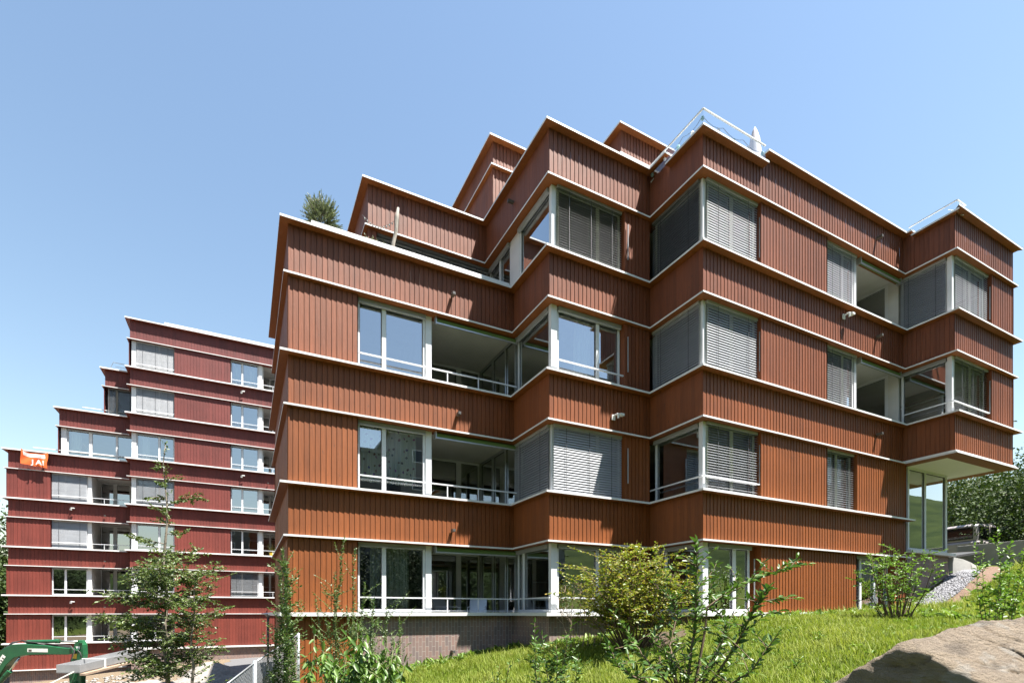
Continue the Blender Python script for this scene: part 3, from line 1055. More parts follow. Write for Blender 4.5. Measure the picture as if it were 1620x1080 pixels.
for k in range(7):
    z0, z1 = LL[k], LB[k + 1] - .042
    xl = XLEFT[k + 1] if k < 6 else None
    ws = walls(bx(xl)) if xl is not None else walls([(-6.4, 60), (-6.4, 39.0), (9, 39.0), (9, 60)])
    mt = 'red%d' % k
    f0, c0 = z0 - .5, z1 + .15
    A, Bw = (ws[1], ws[3]) if xl is not None else (None, ws[1])
    panel(RED, ws[0], .165, ws[0].L - .165, z0, z1, mt, .3, caps=(False, False))
    panel(RED, ws[-2], .165, ws[-2].L - .165, z0, z1, mt, .3, caps=(False, False))
    panel(RED, ws[-1], .165, ws[-1].L - .165, z0, z1, mt, .3, caps=(False, False))
    if A is not None:
        ox = A.a.x
        if k <= 3:
            panel(RED, A, .165, -10.15 - ox, z0, z1, mt, RP, caps=(False, True))
            glazing(RED, A, -10.13 - ox, -8.45 - ox, z0, z1, [(-9.5 - ox, .1)], blind=1 if k >= 2 else None, tilt=1.02)
            mb = MB()
            mb.par(A.pt(-8.44 - ox, .46, z0), A.d3(.2), A.n3(.13), (0, 0, z1 - z0))
            mb.build('corner_post', 'frame', RED)
            railing(RED, A, -10.1 - ox, -6.05 - ox, z0, posts=(-7.6 - ox, -6.9 - ox), lower=False, h=.32)
            wall_block(RED, -8.34, -8.24, 40.35, 42.6, f0, c0, 'ceil')
            glazing(RED, Wall((-8.24, 42.6), (-5.9, 42.6)), 0, 2.3, f0, c0 - .01, [(.75, .2), (1.6, .14)], e=.05, stack=False)
            wall_block(RED, -5.98, -5.9, 39.4, 42.6, f0, c0, 'ceil')
        elif k == 4:
            corner_post(RED, -9.7, 40.25, z0, z1, .26, .13)
            glazing(RED, A, -9.42 - ox, -6.05 - ox, z0, z1, [(-8.3 - ox, .16), (-7.0 - ox, .1)], curtain=(.7, 1.2, 'plain'))
            railing(RED, A, -9.6 - ox, -6.05 - ox, z0, lower=False, h=.25)
            wall_block(RED, -9.7, -9.6, 40.4, 44, f0, c0, 'plaster')
        else:
            glazing(RED, A, .36, -6.05 - ox, z0, z1, [(.8, .1)], blind=1, tilt=.5, slatmat='slatdark')
        wall_block(RED, xl + .6, -6, 46, 46.1, f0, c0)
        wall_block(RED, -6.1, -5.95, 39.4, 40.3, z0, z1, mt, 'return_wall')
    # right-hand bay
    ox = Bw.a.x
    corner_post(RED, -6.1, 39.3, z0, z1, .24, .13)
    if k == 0:
        panel(RED, Bw, 2.55, ox * 0 + 15.2, -2.16, z1, mt, RP, caps=(True, False))
        glazing(RED, Bw, .55, 2.52, z0, z1, [(1.5, .1)])
        mb = MB()
        mb.par(Bw.pt(.1, .42, -2.28), Bw.d3(15.2), Bw.n3(.36), (0, 0, .1))
        mb.build('sill_ledge', 'white', RED)
        continue
    glazing(RED, Bw, .55, 2.52, z0, z1, [(1.72, .1)], blind={3: .98, 5: 1, 6: 1}.get(k), tilt=.55 if k == 3 else 1.02,
            curtain=(.8, 1.2, 'plain') if k == 4 else None)
    panel(RED, Bw, 2.54, 5.66, z0, z1, mt, RP)
    glazing(RED, Bw, 5.68, 7.32, z0, z1, [(6.35, .1)], curtain=(5.8, 7.2, 'plain') if k == 6 else None, blind=.95 if k == 1 else None, tilt=.3)
    mb = MB()
    mb.par(Bw.pt(7.33, .46, z0), Bw.d3(.2), Bw.n3(.13), (0, 0, z1 - z0))
    mb.build('corner_post', 'frame', RED)
    railing(RED, Bw, .5, 2.52, z0, lower=False, h=.25)
    railing(RED, Bw, 5.7, 10.0, z0, posts=(8.2, 9.0), lower=False, h=.32)
    wall_block(RED, 1.12, 1.22, 39.4, 41.6, f0, c0, 'ceil')
    glazing(RED, Wall((1.22, 41.6), (3.7, 41.6)), 0, 2.4, f0, c0 - .01, [(.5, .14), (1.55, .14)], e=.05, stack=False)
    wall_block(RED, 3.66, 3.74, 39.4, 41.6, f0, c0, 'ceil')
    panel(RED, Bw, 10.1, 15.2, z0, z1, mt, RP, caps=(True, False))
    wall_block(RED, -5.5, 8.5, 44, 44.1, f0, c0)
rw = walls(bx(-12.3))
for k in (2, 4):
    for s in (3.2,):
        lamp_bracket(RED, rw[1], s, LL[k - 1 if k > 2 else 1] - .42) if False else None
for k in (1, 3):
    lamp_bracket(RED, rw[1], 3.1, LL[k] - .5)
for k in (1, 2, 3):
    spout(RED, rw[1], 4.75, LL[k] - .75)
for k in (4, 6):
    lamp_bracket(RED, rw[3], 6.3, LL[k] - .5)
for k in (1, 2, 4):
    spout(RED, rw[3], 7.9, LL[k] - .75)
mb = MB()
for a, b in (((-12.02, 60), (-12.02, 40.25)), ((-12.02, 40.25), (-6.1, 40.25)), ((-6.1, 40.25), (-6.1, 39.25)), ((-6.1, 39.25), (8.7, 39.25))):
    mb.face([(*a, -6), (*b, -6), (*b, -2.2 if a[0] > -7 or b[0] > -7 and a[1] < 40 else -3.36), (*a, -2.2 if a[0] > -7 else -3.36)])
mb.build('brick_plinth', 'brick', RED)
mb = MB()
mb.box(-4.6, 8.6, 41.0, 58, 18.6, 19.0)
mb.box(-5.4, 8.8, 40.4, 58.5, 18.35, 18.6, 1)
mb.box(-4.2, 8.4, 41.4, 57, 17.6, 18.35, 1)
mb.build('roof_slab', ['white', 'furn'], RED)
for xl, k in ((-11.9, 4), (-9.6, 5)):
    mb, gl = MB(), MB()
    xr = {4: -9.8, 5: -7.7}[k]
    mb.box(xl + .9, -6.4, 40.3, 40.34, LL[k] + .25, LL[k] + .29)
    gl.face([(xl + .9, 40.32, LL[k]), (-6.4, 40.32, LL[k]), (-6.4, 40.32, LL[k] + .25), (xl + .9, 40.32, LL[k] + .25)])
    o = mb.build('glass_balustrade', 'white', RED)
    gl.build('pane', 'clear', o)
mb = MB()
mb.tube([(-7.4, 40.4, 15.0), (-7.2, 40.4, 15.55), (-5.8, 40.4, 15.5)], .02, 5)
mb.tube([(-7.1, 40.4, 15.3), (-5.8, 40.4, 15.28)], .015, 5)
mb.build('roof_edge_rail', 'alu', RED)

# ------------------------------------------------------------------ plants
def unit(v):
    return v / np.maximum(np.linalg.norm(v, axis=-1, keepdims=True), 1e-9)


def leaf_mesh(name, mat, C, D, Ln, wr=.5, fold=.15, curl=.12, parent=None, tint=None, up=None):
    """pointed leaves: C base points, D axes, Ln lengths"""
    C, D, Ln = np.asarray(C, float), unit(np.asarray(D, float)), np.asarray(Ln, float)[:, None]
    n = len(C)
    if up is None:
        up = rng.normal(size=(n, 3)) * .55 + np.array([0, 0, 1.])
    S = unit(np.cross(D, up))
    N = np.cross(S, D)
    w = Ln * wr * .5
    tip = C + D * Ln - N * Ln * curl
    l1 = C + D * Ln * .3 - S * w * .85 + N * w * fold * 2
    r1 = C + D * Ln * .3 + S * w * .85 + N * w * fold * 2
    l2 = C + D * Ln * .66 - S * w * .8 + N * (w * fold * 2 - Ln * curl * .35)
    r2 = C + D * Ln * .66 + S * w * .8 + N * (w * fold * 2 - Ln * curl * .35)
    V = np.stack([C, l1, l2, tip, r2, r1], 1).reshape(-1, 3)
    i = np.arange(n)[:, None] * 6
    Fc = np.concatenate([i + np.array([[0, 1, 2, 3]]), i + np.array([[0, 3, 4, 5]])], 1).reshape(-1, 4)
    if tint is None:
        tint = rng.random(n) ** 1.6
    return np_mesh(name, mat, V, Fc, np.repeat(tint, 2), parent)


class Plant:
    def __init__(s):
        s.mb, s.C, s.D, s.L, s.T = MB(), [], [], [], []

    def leaf(s, p, d, l, t=None):
        s.C.append(tuple(p))
        s.D.append(tuple(d))
        s.L.append(l)
        s.T.append(random.random() ** 1.6 if t is None else t)

    def stem(s, a, b, r0, r1, bend=.06, n=6, side=5):
        a, b = Vector(a), Vector(b)
        Ls = (b - a).length
        off = Vector((random.uniform(-1, 1), random.uniform(-1, 1), random.uniform(-.2, .4))) * bend * Ls
        pts = []
        for k in range(n + 1):
            t = k / n
            pts.append(a.lerp(b, t) + off * math.sin(math.pi * t) + Vector((random.uniform(-1, 1), random.uniform(-1, 1), 0)) * .008 * Ls * (1 if 0 < k < n else 0))
        s.mb.tube(pts, [r0 + (r1 - r0) * k / n for k in range(n + 1)], side)
        return pts

    def leaves_along(s, pts, t0, t1, num, size, spread=.9, lift=.35, hang=0., tip=True, jit=.3, tt=None):
        n = len(pts) - 1
        for k in range(num):
            t = t0 + (t1 - t0) * (k + random.random() * .6) / num
            f = t * n
            i = min(int(f), n - 1)
            p = pts[i].lerp(pts[i + 1], f - i)
            ax = (pts[i + 1] - pts[i]).normalized()
            a = k * 2.4 + random.uniform(-.5, .5)
            q = Vector((math.cos(a), math.sin(a), 0))
            d = (q * spread + ax * lift + Vector((0, 0, -hang)) + Vector((random.uniform(-1, 1), random.uniform(-1, 1), random.uniform(-1, 1))) * jit)
            s.leaf(p, d, size * random.uniform(.65, 1.15), tt() if tt else None)
        if tip:
            s.leaf(pts[-1], pts[-1] - pts[-2], size * .9)

    def done(s, root, lmat, smat, wr=.5, fold=.15, curl=.12, lname='foliage', sname='stem'):
        s.mb.build(sname, smat, root, smooth=True)
        return leaf_mesh(lname, lmat, s.C, s.D, s.L, wr, fold, curl, root, np.array(s.T))


def rv(a, b=None):
    return random.uniform(-a, a) if b is None else random.uniform(a, b)


M['leaf_lush'] = leafmat('lush_leaves', (.06, .125, .018), (.04, .09, .014), (.11, .19, .03), .3)


# young tree in front of the red building: thin trunk, flat tiers of small leaves, bare leader
def young_tree():
    D = 9.2
    base = ground_pt(262, D)
    root = thing('young_tree', 'slender young tree with airy tiers of small leaves before the red house', 'tree')
    P = Plant()
    topz = at(262, 702, D)
    H = topz.z - base.z
    trunk = P.stem(base - Vector((0, 0, .1)), topz, .045, .006, .012, 14, 7)

    def tp(t):
        f = t * 14
        i = min(int(f), 13)
        return trunk[i].lerp(trunk[i + 1], f - i)
    t = .16
    a = 0.
    while t < .95:
        a += 2.3 + rv(.5)
        z = HY - (base.z + H * t) / D * F            # row in the survey
        # crown half width by height
        hw = .84 if t < .48 else .84 - (t - .48) * 2.3
        hw = max(.14, hw) * (.85 if t < .3 else 1.)
        if .76 < t < .84 and random.random() < .4:
            hw += .3
        ln = hw * rv(.4, 1.25)
        p = tp(t)
        dirn = Vector((math.cos(a), math.sin(a), rv(-.12, .62)))
        e = p + dirn * ln
        br = P.stem(p, e, .013 * (1.1 - t) + .004, .003, .08, 6, 4)
        nsub = max(3, int(ln * 22))
        for q in range(nsub):
            f = .18 + .8 * (q + random.random()) / nsub
            i = min(int(f * 6), 5)
            sp = br[i].lerp(br[i + 1], f * 6 - i)
            side = Vector((-dirn.y, dirn.x, 0)).normalized() * (1 if q % 2 else -1)
            d2 = (side * rv(.4, 1) + Vector((dirn.x, dirn.y, 0)) * rv(.3, .9) + Vector((0, 0, rv(-.45, .55)))).normalized()
            tw = P.stem(sp, sp + d2 * rv(.12, .34) * (1.15 if t < .6 else .7), .003, .0015, .08, 3, 3)
            P.leaves_along(tw, .05, 1, random.randint(14, 22), .055, .9, .4, .25, jit=.8)
        t += rv(.0055, .009) if t < .56 else rv(.02, .045)
    for q in range(20):
        f = rv(.66, .995)
        P.leaves_along([tp(f), tp(f) + Vector((rv(.1), rv(.1), .08))], .2, 1, 4, .05)
    P.mb.build('trunk', 'bark', root, smooth=True)
    leaf_mesh('crown', 'leaf_tree', P.C, P.D, P.L, .6, .12, .1, root, np.array(P.T))
    # the thin second stem beside it
    D2 = 8.6
    b2 = ground_pt(308, D2)
    r2 = thing('tree_sapling', 'thin sapling with sparse side twigs right beside the slender young tree', 'sapling')
    P = Plant()
    st = P.stem(b2 - Vector((0, 0, .1)), at(311, 905, D2), .03, .006, .02, 10, 6)
    for q in range(60):
        f = rv(.2, 1)
        i = min(int(f * 10), 9)
        p = st[i].lerp(st[i + 1], f * 10 - i)
        a = rv(0, 6.28)
        tw = P.stem(p, p + Vector((math.cos(a), math.sin(a), rv(.1, .6))) * rv(.2, .6), .006, .002, .08, 4, 3)
        P.leaves_along(tw, .1, 1, random.randint(16, 26), .052, jit=.4)
    P.mb.build('trunk', 'bark', r2, smooth=True)
    leaf_mesh('crown', 'leaf_tree', P.C, P.D, P.L, .6, .12, .1, r2, np.array(P.T))


young_tree()


def bush(name, label, cat, px, D, half_w, ztop, nst, leaf, lmat, smat='twig', density=22, fan=.9, hang=0., wr=.5, sub=6, group=None, base_r=.15, lower=.25, tt=None, flat=.3, cols=None):
    base = ground_pt(px, D)
    root = thing(name, label, cat, group=group)
    P = Plant()
    for k in range(nst):
        a = k * 2.4 + rv(.3)
        rr = math.sqrt((k + .5) / nst)
        H = (ztop - base.z) * (1 - .38 * rr * rr) * rv(.82, 1.04)
        s0 = base + Vector((math.cos(a) * base_r * rr, math.sin(a) * base_r * rr, -.05))
        tipp = base + Vector((math.cos(a) * half_w * fan * rr, math.sin(a) * half_w * fan * rr, H))
        st = P.stem(s0, tipp, .012 + .004 * H, .003, .06, 8, 5)
        for q in range(sub):
            f = lower + (1 - lower) * (q + random.random()) / sub
            i = min(int(f * 8), 7)
            p = st[i].lerp(st[i + 1], f * 8 - i)
            b = rv(0, 6.28)
            tw = P.stem(p, p + Vector((math.cos(b), math.sin(b), rv(-.1, .7))) * rv(.35, 1.) * half_w * .42, .005, .0018, .1, 4, 3)
            P.leaves_along(tw, .08, 1, density, leaf, .9, .45, hang, jit=.4, tt=tt)
        P.leaves_along(st, .7, 1, 8, leaf, .8, .6, hang, tt=tt)
    P.done(root, lmat, smat, wr)
    return root


# maple bush in the bay between the second and third facade steps
def maple_tint():
    return min(1, max(0, random.gauss(.3, .28)))


bush('maple_bush', 'round yellow green maple bush with reddish tips before the ground floor windows', 'bush', 1000, 10.9, 1.5, at(1000, 856, 10.9).z, 46, .062,
     'leaf_maple', density=19, sub=13, wr=.75, base_r=.25, lower=.28, tt=maple_tint, hang=.15)
bush('young_shrub', 'upright bright green shrub beside the brown right end of the orange facade', 'shrub', 1418, 12.0, .95, at(1418, 852, 12).z, 20, .075,
     'leaf_bright', density=13, sub=7, wr=.55, base_r=.22, lower=.3)


def shoots(name, label, cat, D, items, leaf, lmat, dens=34, smat='greentwig', wr=.5, spread=.7, side=.1, group=None, r=.008, lower=.1, hang=0.):
    """a shrub of upright shoots; items: (foot px, tip px, tip py, weight)"""
    root = thing(name, label, cat, group=group)
    P = Plant()
    for fx, tx, ty, wgt in items:
        dd = D + rv(.35)
        a = ground_pt(fx, dd)
        a.z -= .05
        b = at(tx, ty, dd + rv(.2))
        st = P.stem(a, b, r, .002, .035, 9, 5)
        ln = (b - a).length
        P.leaves_along(st, lower, 1, int(dens * ln), leaf, spread, .5, hang)
        for q in range(int(wgt * ln * 5)):
            f = rv(lower + .05, .92)
            i = min(int(f * 9), 8)
            p = st[i].lerp(st[i + 1], f * 9 - i)
            an = rv(0, 6.28)
            tw = P.stem(p, p + Vector((math.cos(an), math.sin(an), rv(.3, 1.3))) * side * rv(.6, 1.4), .0035, .0015, .08, 3, 3)
            P.leaves_along(tw, .1, 1, int(10 * (side / .1) ** .5), leaf * .9, .8, .5, hang)
    P.done(root, lmat, smat, wr)
    return root


shoots('tall_shrub', 'tall dark shrub of upright leafy shoots at the left corner of the orange facade', 'shrub', 8.6,
       [(452, 447, 868, 2), (456, 452, 890, 2), (448, 443, 905, 2), (462, 458, 930, 1.5), (446, 449, 960, 2), (440, 438, 1000, 2), (470, 462, 985, 1)], .062, 'leaf_mid', 120, side=.2)
shoots('climbing_shrub', 'loose shrub with long thin shoots standing before the foot panels and first window', 'shrub', 8.0,
       [(540, 545, 852, 1.2), (535, 530, 905, 1.5), (560, 562, 868, .6), (520, 500, 950, 1.5), (575, 578, 922, 2), (590, 592, 948, 2), (600, 612, 960, 2), (550, 548, 960, 2.4), (515, 520, 985, 2), (570, 560, 985, 2.4),
        (600, 620, 1000, 2), (530, 506, 1000, 2), (585, 590, 1000, 2.4), (545, 535, 1010, 2.4), (610, 632, 975, 1), (560, 572, 1000, 2.4)], .048, 'leaf_mid', 95, side=.26)
shoots('leafy_shrub', 'bright shrub with large drooping leaves at the bottom beside the mesh fence', 'shrub', 4.6,
       [(500, 497, 1005, 2), (520, 512, 1030, 2), (560, 566, 1000, 2.2), (590, 582, 1018, 2.2), (610, 622, 1028, 2.2), (545, 548, 1040, 2), (625, 640, 1048, 2), (570, 600, 1050, 2), (600, 585, 1050, 2)], 0.105, 'leaf_lush', 17, side=.14, wr=.36, r=.01, lower=.35, hang=1.1)


def hero_shrub():
    D = 3.9
    root = thing('garden_shrub', 'open glossy leaved shrub with one long arching branch in the foreground centre', 'shrub')
    P = Plant()
    foot = ground_pt(1085, D)

    def run(pts, r0, r1, dens, leaf, t0=.15, side=0, spread=.75):
        leaf *= .86
        dens *= 1.15
        side = int(side * 1.3)
        Q = []
        for a, b in zip(pts, pts[1:]):
            for k in range(4):
                Q.append(a.lerp(b, k / 4) + Vector((rv(.006), rv(.006), rv(.006))))
        Q.append(pts[-1])
        P.mb.tube(Q, [r0 + (r1 - r0) * i / (len(Q) - 1) for i in range(len(Q))], 6)
        ln = sum((b - a).length for a, b in zip(pts, pts[1:]))
        P.leaves_along(Q, t0, 1, int(dens * .8 * ln), leaf, spread, .7)
        for q in range(side):
            i = random.randint(int(len(Q) * t0), len(Q) - 2)
            a = rv(0, 6.28)
            e = Q[i] + Vector((math.cos(a), math.sin(a), rv(.1, 1))) * rv(.1, .26)
            tw = P.stem(Q[i], e, .004, .0018, .1, 4, 4)
            P.leaves_along(tw, .15, 1, 6, leaf * .85, .7, .7)
    f = foot - Vector((0, 0, .05))
    run([f, at(1085, 1090, D), at(1098, 1000, D), at(1104, 930, D - .1), at(1102, 858, D - .1)], .016, .003, 44, .085, .3, 14)
    run([f, at(1120, 1085, D), at(1165, 1020, D - .2), at(1195, 960, D - .3), at(1215, 930, D - .3)], .013, .003, 34, .09, .4, 8)
    run([f, at(1100, 1085, D), at(1120, 960, D), at(1165, 925, D + .1), at(1215, 908, D + .2), at(1262, 893, D + .3)], .013, .002, 40, .08, .45, 9)
    run([f, at(1060, 1085, D), at(1020, 1040, D + .1), at(1000, 1010, D + .2), at(985, 988, D + .2)], .012, .003, 34, .085, .3, 8)
    run([f, at(1070, 1080, D), at(1060, 1020, D + .2), at(1072, 970, D + .3), at(1062, 940, D + .3)], .012, .003, 34, .08, .3, 9)
    run([f, at(1100, 1080, D), at(1135, 1030, D + .3), at(1150, 985, D + .3), at(1128, 960, D + .3)], .011, .003, 34, .085, .35, 9)
    run([f, at(1050, 1090, D - .2), at(1005, 1072, D - .3), at(975, 1050, D - .3), at(962, 1018, D - .3)], .01, .003, 30, .085, .35, 6)
    run([f, at(1130, 1095, D - .3), at(1185, 1065, D - .5), at(1225, 1010, D - .5)], .011, .003, 26, .085, .4, 4)
    for q in range(15):
        x = rv(990, 1180)
        y = rv(975, 1075)
        e = at(x, y, D + rv(.4))
        st = P.stem(at(1085 + (x - 1085) * .4, 1082, D), e, .006, .002, .1, 6, 4)
        P.leaves_along(st, .3, 1, 12, .07, .75, .6)
    P.done(root, 'leaf_near', 'twig', .42, .2, .18)


hero_shrub()
shoots('small_shrub', 'small shrub of glossy stems on the lawn in front of the dry weeds', 'shrub', 5.6,
       [(868, 846, 985, 1), (872, 858, 1005, 1.5), (880, 880, 1020, 1.6), (885, 905, 985, 1.), (880, 893, 1030, 2), (890, 915, 1040, 1.6), (868, 852, 1045, 1.6), (880, 872, 1050, 2)], .075, 'leaf_near', 34, 'twig', .42, side=.12)
shoots('lawn_sucker', 'tiny low shoot poking from the lawn left of the small glossy shrub', 'shoot', 6.2,
       [(785, 790, 1052, 1), (790, 780, 1068, 1), (795, 806, 1050, 1)], .06, 'leaf_near', 34, 'twig', .42, side=.1)
shoots('currant_bush', 'upright currant bush with leaf clusters up each stem behind the boulder', 'shrub', 8.6,
       [(1560, 1543, 862, .6), (1566, 1556, 872, .6), (1572, 1578, 838, .8), (1580, 1600, 858, .8), (1590, 1622, 866, .8), (1575, 1584, 905, 1.6), (1585, 1605, 915, 1.6), (1565, 1565, 925, 1.2), (1592, 1630, 905, 1.2), (1580, 1592, 890, 1.4)],
       .07, 'leaf_bright', 30, 'twig', .6, side=.12, lower=.22)


def weeds():
    root = thing('dry_weeds', 'tan dried weed stalks standing by the second bay sill', 'weeds')
    P = Plant()
    D = 11.7
    for fx, tx, ty in ((905, 893, 935), (905, 908, 930), (915, 918, 938), (922, 921, 930), (930, 934, 945), (940, 946, 960), (905, 884, 950), (920, 928, 955), (938, 955, 955), (948, 962, 962), (912, 900, 960)):
        a, b = ground_pt(fx, D), at(tx, ty, D)
        st = P.stem(a, b, .010, .004, .04, 7, 4)
        for q in range(7):
            f = rv(.45, 1)
            i = min(int(f * 7), 6)
            p = st[i].lerp(st[i + 1], f * 7 - i)
            e = p + Vector((rv(.2), rv(.2), rv(.08, .26)))
            tw = P.stem(p, e, .005, .003, .05, 2, 3)
            for h in range(4):
                P.leaf(e, (rv(1), rv(1), rv(.2, 1)), .05)
    P.mb.build('stem', 'drystem', root)
    leaf_mesh('seed_head', 'drystem', P.C, P.D, P.L, .5, parent=root)


weeds()


def big_tree(name, label, c, rad, zc, rz, lmat, nclump=90, per=55, leaf=.22, group=None, trunk_r=.22, cat='tree', seed=1):
    g = np.random.default_rng(seed)
    base = Vector((c[0], c[1], gz(c[0], c[1])))
    root = thing(name, label, cat, group=group)
    mb = MB()
    tip = Vector((c[0], c[1], zc + rz * .3))
    mb.tube([base - Vector((0, 0, .2)), base.lerp(tip, .35) + Vector((.1, .05, 0)), base.lerp(tip, .7), tip], [trunk_r, trunk_r * .8, trunk_r * .55, trunk_r * .2], 8)
    d = unit(g.normal(size=(nclump, 3)))
    rr = g.random(nclump) ** .4
    cen = d * rr[:, None] * np.array([rad, rad, rz]) * (1 + .18 * np.sin(d[:, :1] * 5 + d[:, 1:2] * 4)) + np.array([c[0], c[1], zc])
    for q in range(9):
        e = Vector(cen[g.integers(nclump)])
        st = base.lerp(tip, .35 + .06 * q)
        mb.tube([st, st.lerp(e, .5) + Vector((0, 0, .2)), e], [trunk_r * .35, trunk_r * .2, .03], 5)
    mb.build('trunk', 'bark', root, smooth=True)
    n = nclump * per
    cl = np.repeat(np.arange(nclump), per)
    size = rad * .24 * (.7 + .6 * g.random(nclump))
    C = cen[cl] + g.normal(size=(n, 3)) * size[cl][:, None] * np.array([1, 1, .7])
    Dv = unit(C - cen[cl]) + g.normal(size=(n, 3)) * .5 + np.array([0, 0, -.2])
    t = np.clip(g.random(n) ** 1.8 * .8 + (g.random(nclump) * .35)[cl], 0, 1)
    leaf_mesh('crown', lmat, C, Dv, leaf * (.6 + .8 * g.random(n)), .62, .1, .1, root, t)


WOODG = 'trees behind the parked vehicle on the right'
for i, (px, D, rad, zt, lm, lb, n) in enumerate((
        (1500, 36, 3.2, 8.6, 'leaf_yellow', 'yellowish tree just right of the entrance glazing, behind the parked vehicle', 110),
        (1545, 33, 3.0, 8.2, 'leaf_dark', 'mid green leafy tree directly above the parked vehicle roof', 120),
        (1600, 29, 3.1, 7.2, 'leaf_dark', 'dark tree at the right picture edge behind the concrete wall', 130),
        (1650, 24, 3.2, 6.0, 'leaf_dark', 'dark tree cut by the right picture edge, nearest of the wood', 110),
        (1530, 46, 4.6, 11.0, 'leaf_yellow', 'taller yellow green tree filling the gap under the white soffit', 120),
        (1590, 44, 4.8, 10.5, 'leaf_dark', 'tall mid green tree at the back of the wood on the right', 120),
        (1465, 48, 4.5, 10.0, 'leaf_mid', 'mid green tree mostly hidden behind the entrance glazing', 100))):
    p = at(px, HY, D)
    g0 = gz(p.x, p.y)
    big_tree('broadleaf_tree', lb, (p.x, p.y), rad, (g0 + zt) / 2 + .3, (zt - g0) / 2 + .4, lm, n, 120, .15, WOODG, seed=20 + i)
p = at(-18, HY, 56)
big_tree('broadleaf_tree', 'green tree edge peeping out left of the dark red house', (p.x, p.y), 3.8, 2.2, 8.0, 'leaf_dark', 150, 120, .34, seed=40)
p = at(-75, HY, 40)
big_tree('broadleaf_tree', 'lower bushy tree at the left picture edge beside the dark red house', (p.x, p.y), 3.4, -.2, 4.6, 'leaf_dark', 150, 120, .3, seed=41)

# olive tree in a tub on the first roof terrace
def olive():
    c = Vector((1.76, 14.1, L[3] - .5))
    root = thing('olive_tree', 'small potted olive tree showing above the lowest orange roof edge', 'potted tree')
    mb = MB()
    ring = lambda r, z: [(c.x + r * math.cos(a), c.y + r * math.sin(a), c.z + z) for a in [2 * math.pi * q / 16 for q in range(16)]]
    mb.loft([ring(.24, 0), ring(.3, .5), ring(.32, .52), ring(.27, .52), ring(.26, .46)])
    mb.build('tub', 'furn', root, smooth=False)
    tr = MB()
    tr.tube([c + Vector((0, 0, .4)), c + Vector((.04, .02, .9)), c + Vector((0, 0, 1.4))], [.05, .04, .03], 7)
    tr.build('trunk', 'bark', root, smooth=True)
    P = Plant()
    cc = c + Vector((0, 0, 1.78))
    for q in range(430):
        d = Vector((rv(1), rv(1), rv(-.7, 1)))
        d.normalize()
        e = cc + Vector((d.x * .46, d.y * .46, d.z * .62)) * rv(.6, 1.1)
        a = cc + (e - cc) * .45
        tw = P.stem(a, e + Vector((0, 0, .06)), .005, .002, .06, 3, 3)
        P.leaves_along(tw, .2, 1, 16, .068, .5, .9)
    P.done(root, 'leaf_olive', 'bark', .26, lname='crown', sname='twig')


olive()


# ------------------------------------------------------------------ lawn
def grass():
    N = 480000
    x = rng.uniform(1.2, 25.5, N)
    y = rng.uniform(2.2, 12.3, N)
    # keep inside the viewed wedge, off the facade, soil, gravel and path
    r, f = x * CT - y * ST, x * ST + y * CT
    a = r / f
    ok = (a > -.5) & (a < 1.06)
    yf = np.where(x < 6.55, 12.5, np.where(x < 9.6, 10.7, np.where(x < 18.0, 8.9, 7.1 + 0 * x)))
    yf = np.where(x > 18.3, 7.4 + (x - 18.) * .1, yf)
    ok &= y < yf - .02
    ok &= ~((np.hypot((x - 7.9) / 1.05, (y - 8.6) / .5) < 1) & (rng.random(N) < .93))
    ok &= ~((x < 2.6) & (y > 7))
    zz = ground_np(x, y)
    py = HY - zz / f * F
    ok &= (py < 1110)
    # thin with nearness so that blades cover evenly on the picture
    ok &= rng.random(N) < np.clip(f / 11.0, .5, 1.)
    x, y, zz, f = x[ok], y[ok], zz[ok], f[ok]
    n = len(x)
    bare = np.sin(x * 3.7 + 2 * np.sin(y * 1.3)) * np.sin(y * 4.1 + 1.7 * np.sin(x * 1.9))
    keep = (bare < .72) | (rng.random(n) < .35)
    x, y, zz, f = x[keep], y[keep], zz[keep], f[keep]
    n = len(x)
    patch = np.sin(x * 1.1 + 1 + .8 * np.sin(y * 1.7)) * np.sin(y * 1.9 + .7 * np.sin(x * 2.3)) + .5 * np.sin(x * 5.3 + y * 3.1 + np.sin(x * 3 - y * 2))
    clump = np.sin(x * 11 + y * 7) * np.sin(y * 13 - x * 5)
    rough = np.clip((x - 13) / 5, 0, 1)
    h = rng.uniform(.05, .125, n) * (1 + .22 * patch + .15 * clump) * (1 + .8 * rough)
    h = np.where(rng.random(n) < .05, h * 2.0, h)
    wdt = rng.uniform(.0045, .009, n) * (1 + .5 * rough)
    ang = rng.uniform(0, 6.283, n)
    lean = rng.uniform(.1, .9, n) * h
    dx, dy = np.cos(ang), np.sin(ang)
    sx, sy = -dy * wdt, dx * wdt
    b = np.stack([x, y, zz - .01], 1)
    s = np.stack([sx, sy, 0 * sx], 1)
    m = b + np.stack([dx * lean * .35, dy * lean * .35, h * .6], 1)
    t = b + np.stack([dx * lean, dy * lean, h], 1)
    V = np.stack([b - s, b + s, m + s * .7, m - s * .7, t], 1).reshape(-1, 3)
    i = np.arange(n)[:, None] * 5
    Fq = np.concatenate([i + np.array([[0, 1, 2]]), i + np.array([[0, 2, 3]]), i + np.array([[3, 2, 4]])], 1).reshape(-1, 3)
    tint = np.clip(rng.random(n) ** 1.5 + .28 * patch, 0, 1)
    o = np_mesh('grass', 'blade', V, Fq, np.repeat(tint, 3))
    tag(o, 'fresh green lawn grass growing on the slope before the facade', 'grass', kind='stuff')


grass()


